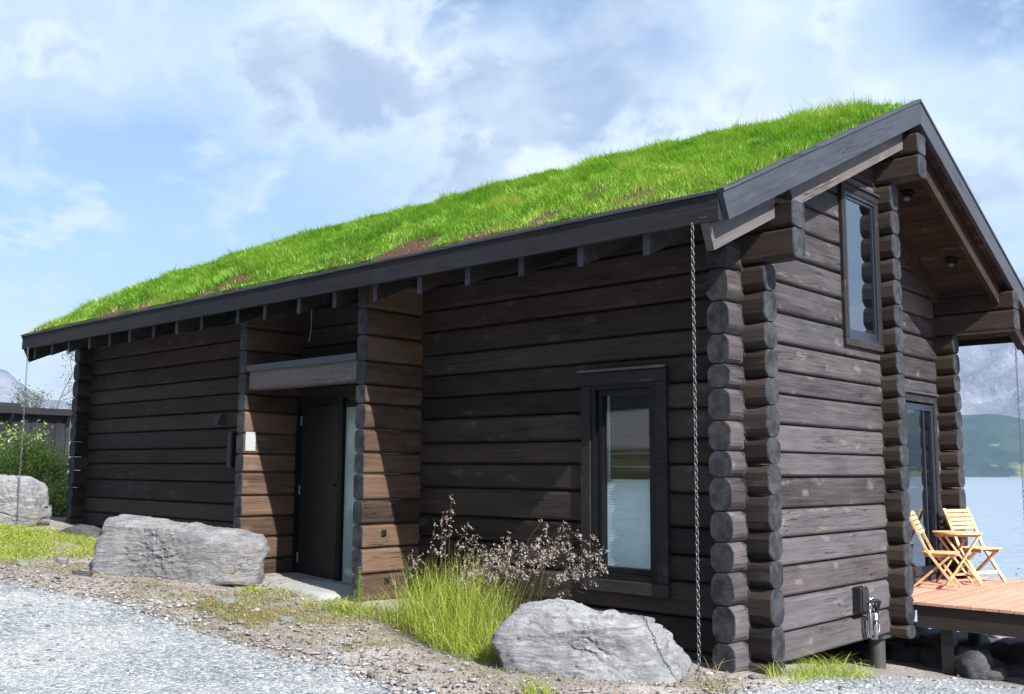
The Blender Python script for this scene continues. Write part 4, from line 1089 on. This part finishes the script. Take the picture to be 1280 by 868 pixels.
NBR = [(-1.22, -1.68, .30), (-1.13, -1.6, .47), (-1.04, -1.52, .585), (-.83, -1.32, .65), (-.6, -1.11, .63), (-.36, -.89, .57), (-.10, -.65, .475), (-.02, -.59, .32), (-.03, -.61, .0), (-.18, -.72, -.2), (-.7, -1.21, -.22), (-1.05, -1.52, .0)]
NBF = [(-.56, -1.24, .56), (-.16, -1.14, .36), (.14, -1.06, -.02), (.17, -1.10, -.28), (-1.0, -1.62, .02), (-.50, -1.53, -.10), (-.48, -1.56, -.28), (-.95, -1.68, -.25), (-.90, -1.45, .56)]
boulder('boulder', np.concatenate([thick(NBR, (.68, -.73), .03, .25, .97, .85), NBF]), M['rock'], 'big light grey boulder in the foreground below the front window', 8, 6, .050, (.5, -.2, .8), .10, .010, cuts=10, chops=5, chop=(.90, .97), cutamp=(.010, .028), crev=.018)
EB = [(-12.3, -1.55, 1.32), (-11.8, -1.08, 1.42), (-11.45, -.76, 1.40), (-11.26, -.58, 1.28), (-11.22, -.54, .70), (-11.4, -.71, .5), (-12.2, -1.46, .45)]
boulder('boulder', thick(EB, (.68, -.73), .35, .25, .85, .85), M['rock'], 'blocky grey boulder with a dark crack at the left edge', 5, 6, .022, (.12, .1, .98), .16, .03)
SB = [(-10.22, -.84, .69), (-10.05, -.69, .75), (-9.84, -.5, .725), (-9.66, -.34, .6), (-9.7, -.36, .42), (-10.2, -.84, .45)]
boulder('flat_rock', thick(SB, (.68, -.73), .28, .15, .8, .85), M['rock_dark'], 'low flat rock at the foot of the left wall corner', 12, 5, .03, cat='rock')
zs0 = gz1(-4.75, -.6)
boulder('step_stone', [(-5.55, -.10, zs0-.1), (-5.5, -.85, zs0-.1), (-4.1, -.95, zs0-.15), (-3.98, -.2, zs0-.12), (-5.5, -.12, zs0+.045), (-5.45, -.80, zs0+.04), (-4.2, -.88, zs0+.03), (-4.05, -.22, zs0+.035)], M['concrete'], 'pale flat stone step at the foot of the entrance door', 14, 5, .008, samp=.004, cuts=0, chops=0, cat='step')
# single stones in the dirt strip
for (x, y, sx, sy, sz, mt, lab, sd_) in ((-6.35, -2.25, .20, .10, .07, 'rock_dark', 'small dark flat stone in the dirt before the long boulder', 21), (-7.35, -2.45, .17, .11, .06, 'rock', 'pale flat stone half sunk in the dirt near the road edge', 22),
                             (-7.55, -1.95, .14, .09, .09, 'rock_warm', 'small brownish stone beside the left end of the long boulder', 23), (-4.2, -1.9, .15, .10, .06, 'rock', 'pale flat stone lying among the dry weeds', 24), (-3.2, -1.95, .09, .07, .05, 'rock', 'little white stone in the dirt left of the tall grass', 25)):
    z = gz1(x, y); rgn = random.Random(sd_)
    pts = [(x+sx*math.cos(a)*rgn.uniform(.7, 1.1), y+sy*math.sin(a)*rgn.uniform(.7, 1.1), z+zz_*sz) for a in np.linspace(0, 2*math.pi, 7)[:-1] for zz_ in (-.4, .75)]
    boulder('stone', pts, M[mt], lab, sd_, 3, .04, samp=.006, cat='stone', group='single stones in the dirt strip')
# rubble under and beyond the deck
rgn = random.Random(5)
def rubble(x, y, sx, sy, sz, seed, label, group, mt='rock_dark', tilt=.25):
    z = gz1(x, y); a0 = rgn.uniform(0, 3.1); pts = []; tx_, ty_ = rgn.uniform(-tilt, tilt), rgn.uniform(-tilt, tilt)
    for a in np.linspace(0, 2*math.pi, 8)[:-1]:
        for zz_, k_ in ((-.5, .8), (.35, 1.0), (.8, .72)):
            u, v = sx*math.cos(a)*k_*rgn.uniform(.8, 1.15), sy*math.sin(a)*k_*rgn.uniform(.8, 1.15)
            px, py = u*math.cos(a0)-v*math.sin(a0), u*math.sin(a0)+v*math.cos(a0)
            pts.append((x+px, y+py, z+zz_*sz+px*tx_+py*ty_))
    boulder('rock', pts, M[mt], label, seed, 3 if (mt == 'rock_dark' and group) else 4, .035, (tx_, ty_, 1), .05, .012, cat='rock', group=group)
for k in range(96):
    x = rgn.uniform(-2.2, 3.0); y = rgn.uniform(3.15, 6.2); s = rgn.uniform(.14, .36)
    if abs(x-.44) < .3 and y < 3.3: continue
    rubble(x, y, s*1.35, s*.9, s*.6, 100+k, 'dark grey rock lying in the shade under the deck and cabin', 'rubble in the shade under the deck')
for k in range(34):
    x = rgn.uniform(-.9, 3.1); y = rgn.uniform(2.95, 3.45); s = rgn.uniform(.07, .22)
    if abs(x-.44) < .28 or abs(x+.1) < .2: continue
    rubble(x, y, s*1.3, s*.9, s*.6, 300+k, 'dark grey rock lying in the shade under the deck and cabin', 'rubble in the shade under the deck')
rubble(.62, 3.02, .34, .20, .34, 151, 'large pale-topped rock in front of the deck post', None, 'rock_dark', .1)
for k in range(26):
    x = rgn.uniform(-3.2, 3.4); y = rgn.uniform(6.1, 7.4); s = rgn.uniform(.14, .36)
    rubble(x, y, s*1.6, s, s*.5, 160+k, 'sunlit slab of rock on the lake bank behind the deck', 'sunlit rocks on the lake bank', 'rock_warm' if k % 3 else 'rock')

# ------------------------------------------------------------------ loose gravel and pebbles
def scatter_stones(name, x, y, size, mat, sink=.3):
    z = ground_z(x, y); U, F = ICO[1]; n = len(x)
    nv = len(U); sc3 = np.stack([RNG.uniform(.7, 1.6, n), RNG.uniform(.5, 1.1, n), RNG.uniform(.25, .6, n)], -1)*size[:, None]
    a = RNG.uniform(0, 6.28, n); ca, sa = np.cos(a), np.sin(a)
    B_ = U[None]*sc3[:, None]*(1+RNG.uniform(-.38, .30, (n, nv, 1)))
    X = B_[..., 0]*ca[:, None]-B_[..., 1]*sa[:, None]; Y = B_[..., 0]*sa[:, None]+B_[..., 1]*ca[:, None]
    V = np.stack([X+x[:, None], Y+y[:, None], B_[..., 2]+z[:, None]+(size*(.5-sink))[:, None]+.012], -1).reshape(-1, 3)
    T = (F[None]+(np.arange(n)*nv)[:, None, None]).reshape(-1, 3)
    o = tri_obj(name, V, T, mat, None, (0, 0, 0), False, {'rnd': np.repeat(RNG.uniform(0, 1, n), nv)}); return tag(o, kind='stuff')
def stone_mat(name, stops):
    m, t, b = material(name); a = t.new('ShaderNodeAttribute'); a.attribute_name = 'rnd'
    p = t.new('ShaderNodeNewGeometry').outputs['Position']
    c = t.ramp(a.outputs['Fac'], stops)
    t.l.new(t.mix(t.math('MULTIPLY', t.noise(p, 90, 3, .6), .4), c, (.14, .14, .14)), b.inputs['Base Color']); b.inputs['Roughness'].default_value = .8
    return m
M['pebble'] = stone_mat('pebble', [(0, (.07, .075, .085)), (.4, (.20, .215, .225)), (.8, (.38, .39, .395)), (1, (.58, .58, .58))])
M['pebble_warm'] = stone_mat('pebble_warm', [(0, (.09, .07, .055)), (.45, (.20, .165, .14)), (.88, (.32, .285, .255)), (1, (.46, .44, .42))])
def in_view(x, y, m_=.06):
    dx, dy = x-CAMP[0], y-CAMP[1]; dep = dx*fw.x+dy*fw.y; lat = dx*rt0.x+dy*rt0.y
    return (dep > 2.5) & (np.abs(lat/np.maximum(dep, .1)) < .51+m_)
x = RNG.uniform(-9.5, 4, 90000); y = RNG.uniform(-6.5, 2.5, 90000)
ok = in_view(x, y, .3) & (road_d(x, y)+(n2(x, y, 1.6, 4, 21)-.5)*.55 > -.55*RNG.uniform(0, 1, len(x))**3-.03)
ok &= RNG.uniform(0, 1, len(x)) < np.clip(n2(x, y, 1.2, 3, 33)*2.2-.55, .12, 1)
x, y = x[ok][:26000], y[ok][:26000]
scatter_stones('loose_gravel', x, y, RNG.gamma(2.0, .0036, len(x))+.005, M['pebble'])
x = RNG.uniform(-10.5, 1, 60000); y = RNG.uniform(-3.6, -.2, 60000); rd = road_d(x, y)
ok = in_view(x, y, .3) & (rd < .1) & (rd > -1.9) & (RNG.uniform(0, 1, len(x)) < .45+.55*np.exp(rd*2))
x, y = x[ok][:9000], y[ok][:9000]
scatter_stones('dirt_pebbles', x, y, RNG.gamma(1.1, .005, len(x))+.003, M['pebble_warm'], .4)

# ------------------------------------------------------------------ plants
def tuft_mesh(cx, cy, rx, ry, n, l0, l1, spread, seed, wmin=.003, wmax=.006, seg=4, leanv=(0, 0), bend=.5, rot=0.0):
    g_ = np.random.default_rng(seed); a = g_.uniform(0, 6.28, n); r_ = np.sqrt(g_.uniform(0, 1, n))
    u, v = rx*r_*np.cos(a), ry*r_*np.sin(a); x = cx+u*math.cos(rot)-v*math.sin(rot); y = cy+u*math.sin(rot)+v*math.cos(rot)
    P = np.stack([x, y, ground_z(x, y)-.015], -1)
    up_ = unit(np.stack([g_.normal(0, spread, n)+leanv[0], g_.normal(0, spread, n)+leanv[1], np.ones(n)], -1))
    th_ = g_.uniform(0, 6.28, n); ln_ = np.stack([np.cos(th_)+leanv[0]*2, np.sin(th_)+leanv[1]*2, -.25+0*th_], -1)
    L_ = g_.uniform(l0, l1, n)*(1-.25*r_); rnd_ = np.clip(g_.normal(.5, .22, n), 0, 1)
    return blades(P, up_, ln_, L_, g_.uniform(wmin, wmax, n), rnd_, bend, seg)
def tuft_obj(name, parts, mat, label, cat='grass', group=None, parent=None, kind=None):
    V = []; T = []; A = []; n = 0
    for v, t_, a in parts: V.append(v); T.append(t_+n); A.append(a); n += len(v)
    V = np.concatenate(V); L_ = np.array([V[:, 0].mean(), V[:, 1].mean(), V[:, 2].min()])
    o = tri_obj(name, V-L_, np.concatenate(T), mat, parent, tuple(L_), False, {'rnd': np.concatenate(A)})
    return tag(o, label, cat, group, kind)
# the tall clump before the front wall
clump = tuft_obj('tall_grass_clump', [tuft_mesh(-2.15, -1.02, .80, .42, 1500, .30, .80, .16, 1, .003, .0055, 4, (.04, -.02), .40, -.35),
                                      tuft_mesh(-2.10, -1.02, .76, .36, 520, .60, .98, .12, 4, .0022, .004, 4, (.05, 0), .22, -.35),
                                      tuft_mesh(-1.75, -1.32, .52, .26, 1000, .14, .50, .24, 2, .003, .0055, 4, (.05, -.10), .60, -.3),
                                      tuft_mesh(-2.75, -.95, .45, .35, 620, .10, .48, .26, 3, .003, .005, 4, (0, -.05), .55, 0)], M['grass'],
                 'tall green grass clump with pale seed heads in front of the cabin wall', 'grass')
def strands(paths, r0, r1, n=3):
    """thin three-sided stalks along point lists"""
    V = []; T = []; A = []; c = 0
    for k, p in enumerate(paths):
        p = np.asarray(p, float); m_ = len(p)
        for i in range(m_):
            r_ = r0+(r1-r0)*i/(m_-1)
            for q in range(n):
                V.append(p[i]+r_*np.array([math.cos(q*2.094), math.sin(q*2.094), 0]))
        for i in range(m_-1):
            for q in range(n):
                a, b_ = c+i*n+q, c+i*n+(q+1) % n; T += [(a, b_, b_+n), (a, b_+n, a+n)]
        A += [random.random()]*(m_*n); c += m_*n
    return np.array(V), np.array(T), np.array(A)
def spikelets(C_, s, seed):
    """little flat pointed husks at the given points"""
    g_ = np.random.default_rng(seed); n = len(C_); d1 = unit(g_.normal(0, 1, (n, 3))+np.array([.3, .2, -.5])); d2 = unit(np.cross(d1, g_.normal(0, 1, (n, 3))))
    L_ = (s*g_.uniform(.6, 1.3, n))[:, None]; W_ = L_*.15
    V = np.stack([C_-d1*L_*.5, C_+d2*W_, C_+d1*L_*.5, C_-d2*W_], 1).reshape(-1, 3)
    T = (np.array([(0, 1, 2), (0, 2, 3)])[None]+(np.arange(n)*4)[:, None, None]).reshape(-1, 3)
    return V, T, np.repeat(g_.uniform(0, 1, n), 4)
g_ = np.random.default_rng(44); paths = []; heads = []; twigs = []
for k in range(64):
    bx0 = g_.uniform(-2.75, -1.45); by0 = g_.uniform(-1.2, -.72); z0 = gz1(bx0, by0)
    h_ = g_.uniform(.62, 1.0); dx = g_.uniform(.05, .75); dy = g_.uniform(-.12, .16)
    if k < 3: bx0 = -2.36+.05*k; by0 = -1.0; h_ = 1.00+.06*k; dx = .03; dy = 0
    elif k < 26: bx0 = g_.uniform(-1.7, -1.4); dx = g_.uniform(.25, .85); h_ = g_.uniform(.78, 1.08)
    f_ = np.linspace(0, 1, 9)
    path = np.stack([bx0+dx*f_**2.2, by0+dy*f_**2, z0+h_*(f_-.12*f_**4*dx*2)], -1); paths.append(path)
    tip = path[-1]; dr = unit((path[-1]-path[-3])[None])[0]
    for q in range(g_.integers(6, 11)):
        s = g_.uniform(.0, .30); b0 = tip-dr*s
        ang = g_.uniform(0, 6.28); rad = .02+.34*s*g_.uniform(.3, 1.0); e = b0+np.array([math.cos(ang)*rad+.02, math.sin(ang)*rad, -.01-.45*rad])+dr*.03
        twigs.append([b0, (b0+e)/2+np.array([0, 0, .012]), e])
        m_ = g_.integers(4, 10); ax = unit((e-b0)[None])[0]*.7+np.array([0, 0, -.5])
        heads.append(e+ax*g_.uniform(-.02, .03, (m_, 1))+g_.normal(0, .007, (m_, 3)))
    heads.append(tip+g_.normal(0, .010, (4, 3)))
V, T, A = strands(paths, .0024, .0011); tuft_obj('stalks', [(V, T, A)], M['stem'], None, None, None, clump)
V, T, A = strands(twigs, .0008, .0005); V2, T2, A2 = spikelets(np.concatenate(heads), .021, 3)
tuft_obj('seed_heads', [(V, T, A), (V2, T2, A2)], M['seed'], None, None, None, clump)
# tufts
def tuft(name, args, mat, label, group='small grass tufts around the cabin'):
    return tuft_obj(name, [tuft_mesh(*a[0], **a[1]) for a in args], mat, label, 'grass', group)
tuft('grass_tuft', [(( .52, .35, .28, .30, 520, .10, .30, .30, 11), dict(bend=.7)), ((.42, -.15, .16, .25, 240, .08, .22, .30, 12), dict(bend=.6))], M['grass'], 'bright grass tuft growing under the gable wall')
tuft('grass_tuft', [((-.42, -1.93, .13, .08, 150, .08, .2, .3, 13), dict(bend=.5))], M['grass'], 'small green grass tuft in front of the foreground boulder')
tuft('grass_tuft', [((.28, -.98, .16, .12, 70, .10, .42, .45, 14), dict(bend=.9)), ], M['drygrass'], 'loose dry blades at the foot of the corner post')
tuft('grass_tuft', [((-3.35, -1.15, .30, .18, 420, .10, .32, .28, 15), dict(bend=.6)), ((-3.75, -1.15, .28, .15, 220, .06, .18, .4, 16), dict(bend=.6))], M['grass'], 'yellow green grass tuft at the foot of the entrance pier')
tuft('grass_tuft', [((-4.95, -1.12, .16, .10, 190, .05, .14, .45, 17), dict(wmin=.006, wmax=.014, bend=.8))], M['grass'], 'low leafy weed at the right end of the long boulder')
tuft('grass_tuft', [((-4.55, -.9, .55, .12, 150, .06, .20, .35, 18), dict(bend=.6))], M['grass'], 'thin grass growing along the edge of the stone step')
# dry weeds on the dirt strip, lawn strip on the left
def field(name, n, cond, l0, l1, mat, seed, w0=.003, w1=.006, box=(-11, 1, -3.6, -.2), dens=None):
    g_ = np.random.default_rng(seed); x = g_.uniform(box[0], box[1], n); y = g_.uniform(box[2], box[3], n); ok = cond(x, y)
    if dens is not None: ok &= g_.uniform(0, 1, n) < dens(x, y)
    x, y = x[ok], y[ok]; n = len(x)
    P = np.stack([x, y, ground_z(x, y)-.008], -1); up_ = unit(np.stack([g_.normal(0, .4, n), g_.normal(0, .4, n), np.ones(n)], -1)); th_ = g_.uniform(0, 6.28, n)
    V, T, A = blades(P, up_, np.stack([np.cos(th_), np.sin(th_), -.3+0*th_], -1), g_.uniform(l0, l1, n), g_.uniform(w0, w1, n), np.clip(g_.normal(.5, .25, n), 0, 1), .7, 2)
    L_ = np.array([x.mean(), y.mean(), 0.0]); o = tri_obj(name, V-L_, T, mat, None, tuple(L_), False, {'rnd': A}); return tag(o, kind='stuff')
field('dry_weeds', 130000, lambda x, y: (road_d(x, y) < -.25) & (road_d(x, y) > -1.7), .025, .11, M['drygrass'], 71, dens=lambda x, y: np.clip((n2(x, y, 1.5, 4, 55)-.50)*4, 0, .8)*np.clip(.3+np.exp(-((x+3.7)/1.3)**2), 0, 1), box=(-7, -.5, -3, -.7))
field('lawn_grass', 60000, lambda x, y: (road_d(x, y) < -.55), .04, .13, M['grass'], 72, .004, .008, (-12.5, -7.0, -2.6, -.35), lambda x, y: np.clip((n2(x, y, 1.3, 3, 58)-.36)*5, 0, 1)*np.clip((-y-.6)*3, 0, 1)*np.clip((-7.5-x)*1.4, 0, 1))
field('dry_litter', 70000, lambda x, y: (road_d(x, y) < 0) & (road_d(x, y) > -1.3), .015, .05, M['drygrass'], 73, .004, .010, (-9, -.8, -3.4, -1.1), lambda x, y: np.clip((n2(x, y, 1.0, 4, 59)-.38)*3, 0, .7))
# horsetail: whorls of fine needles on an upright stem
def horsetail(x, y, h_, label, seed):
    g_ = np.random.default_rng(seed); z0 = gz1(x, y); st = [[(x, y, z0), (x+.01, y, z0+h_*.5), (x+.015, y, z0+h_)]]
    V, T, A = strands(st, .004, .002); P = []; D = []; L_ = []
    for k in range(16):
        z = z0+h_*(.2+.8*k/16)
        for q in range(14):
            a = q/14*6.28+k; P.append((x+.012, y, z)); D.append((math.cos(a), math.sin(a), .75)); L_.append(.11*(1-.72*k/16)*g_.uniform(.8, 1.1))
    P = np.array(P); D = unit(np.array(D)); n = len(P)
    b_ = blades(P, D, np.tile([0, 0, -.5], (n, 1)), np.array(L_), np.full(n, .0028), g_.uniform(.3, .9, n), .6, 3)
    return tuft_obj('horsetail', [(V, T, A), b_], M['grass'], label, 'plant', 'horsetails by the entrance pier')
horsetail(-3.42, -1.02, .40, 'feathery green horsetail standing at the entrance pier corner', 1)
horsetail(-2.92, -.92, .28, 'smaller feathery horsetail right of the entrance pier', 2)

# leafy shrub and tree
def leaves(C_, s, seed, up_bias=.3):
    g_ = np.random.default_rng(seed); n = len(C_); d1 = unit(g_.normal(0, 1, (n, 3))+np.array([0, 0, up_bias])); d2 = unit(np.cross(d1, g_.normal(0, 1, (n, 3))))
    L_ = (s*g_.uniform(.6, 1.3, n))[:, None]; d3 = np.cross(d1, d2)
    V = np.stack([C_, C_+d1*L_*.5+d2*L_*.26+d3*L_*.06, C_+d1*L_, C_+d1*L_*.5-d2*L_*.26+d3*L_*.06], 1).reshape(-1, 3)
    T = (np.array([(0, 1, 2), (0, 2, 3)])[None]+(np.arange(n)*4)[:, None, None]).reshape(-1, 3)
    return V, T, n, g_
def shrub(name, x, y, rx, ry, h_, nleaf, label, cat, mat, seed, ls=.05, trunk=False, group=None, lean=(0, 0)):
    g_ = np.random.default_rng(seed); z0 = gz1(x, y); root = empty(name, (x, y, z0)); tag(root, label, cat, group)
    tips = []; mb = MB(); ns = 1 if trunk else 14
    def limb(p, d_, L_, r_, lev):
        pts = [p]; dd = d_.copy()
        for k in range(4):
            dd = dd+g_.normal(0, .16, 3)+np.array([0, 0, .06]); dd /= np.linalg.norm(dd); pts.append(pts[-1]+dd*L_/4)
        mb.tube([tuple(q) for q in pts], list(np.linspace(r_, r_*.45, 5)), 6, False)
        if lev > 0:
            for k in range(g_.integers(4, 7)):
                b_ = pts[g_.integers(1, 5)]; nd = dd+g_.normal(0, .65, 3)+np.array([0, 0, .15]); nd /= np.linalg.norm(nd); limb(b_, nd, L_*g_.uniform(.45, .7), r_*.5, lev-1)
        else: tips.extend(pts[1:])
        if lev <= 1: tips.append(pts[-1])
    for k in range(ns):
        a = g_.uniform(0, 6.28); rad = math.sqrt(g_.uniform(0, 1)); bx0, by0 = (x, y) if trunk else (x+rx*.6*rad*math.cos(a), y+ry*.6*rad*math.sin(a))
        d_ = np.array([math.cos(a)*(.1 if trunk else .45)*rx/h_+lean[0], math.sin(a)*(.1 if trunk else .45)*ry/h_+lean[1], 1.0]); d_ /= np.linalg.norm(d_)
        limb(np.array([bx0, by0, gz1(bx0, by0)-.05]), d_, h_*(.72 if trunk else g_.uniform(.55, .8)), .05*h_/4 if trunk else .014, 2 if not trunk else 3)
    mb.build('trunk' if trunk else 'branches', M['bark'], root, (x, y, z0))
    tips = np.array(tips); C_ = tips[g_.integers(0, len(tips), nleaf)]+g_.normal(0, ls*1.6, (nleaf, 3))
    V, T, n, g2_ = leaves(C_, ls, seed+1)
    hgt = np.clip((C_[:, 2]-z0)/h_, 0, 1)
    A = np.repeat(np.clip(g2_.normal(.55, .24, n), 0, 1), 4); Lc = np.array([x, y, z0])
    o = tri_obj('crown', V-Lc, T, mat, root, tuple(Lc), False, {'rnd': A}); return root
shrub('leafy_bush', -14.2, -.15, 1.30, .8, 1.05, 15000, 'light green leafy bush growing between the left boulder and the cabin', 'bush', M['leaf'], 3, .062)
shrub('leafy_bush', -12.75, .15, .42, .40, .50, 3600, 'small leafy bush against the left corner of the cabin', 'bush', M['leaf'], 9, .055)
shrub('birch_tree', -35, 9.6, 1.8, 1.8, 4.1, 4200, 'sparse grey tree standing behind the black shed', 'tree', M['needle'], 6, .09, True)
shrub('leafy_bush', -.75, 8.3, .5, .4, 1.25, 2600, 'fresh green bush on the lake bank seen under the deck', 'bush', M['leaf'], 17, .05)
shrub('leafy_bush', .35, 8.9, .4, .4, 1.2, 1500, 'sparse dark bush on the lake bank at the right edge under the deck', 'bush', M['leaf'], 19, .05)

# ------------------------------------------------------------------ black shed on the left
shed = empty('shed', (-22, .8, .9)); tag(shed, 'black boarded shed with a low flat roof behind the bush', 'shed')
SX, SY0, SY1, SZ = -20.0, -5.5, 3.42, 2.72
y = SY0; k = 0
while y < SY1-.05:
    o = MB().box((SX, y, .5), (SX+.022+.014*(k % 2), y+.138, SZ)).build('board', M['shed_board'], shed, (SX, y+.07, 1.6)); y += .142; k += 1
MB().box((SX-4.5, SY0+.02, .4), (SX-.003, SY1-.03, SZ-.01)).build('body', M['shed_board'], shed, (SX-2.2, -1, .5))
MB().box((SX-.02, SY1-.03, .5), (SX+.06, SY1+.06, SZ-.005)).build('corner_post', M['trim'], shed, (SX, SY1, 1.6))
rf = MB().box((SX-4.8, SY0-.3, SZ), (SX+.25, SY1+.18, SZ+.15)).build('roof', M['fascia'], shed, (SX-2, -1, SZ))
MB().box((SX-4.5, SY0-.1, SZ+.152), (SX+.15, 2.3, SZ+.24)).build('roof_kerb', M['fascia'], rf, (SX-2, -1, SZ+.2))
for yb in (2.1, 3.40):
    MB().bar((SX+.03, yb, SZ-.28), (SX+.22, yb, SZ-.02), .06, .06, (0, 1, 0)).build('bracket', M['shed_board'], shed, (SX+.1, yb, SZ-.1))

# ------------------------------------------------------------------ hazy air over the lake
hz = MB().box((-3700, -3500, -20), (3700, 3700, 660)).build('haze', M['membrane'], None, (0, 0, 0))
m = bpy.data.materials.new('haze_air'); m.use_nodes = True; t = NT(m.node_tree); t.n.clear()
out = t.new('ShaderNodeOutputMaterial'); pv_ = t.new('ShaderNodeVolumePrincipled')
pv_.inputs['Color'].default_value = (.50, .70, 1.0, 1); pv_.inputs['Density'].default_value = 2.3e-4; pv_.inputs['Anisotropy'].default_value = .2
t.l.new(pv_.outputs[0], out.inputs['Volume'])
hz.data.materials.clear(); hz.data.materials.append(m); tag(hz, kind='stuff')
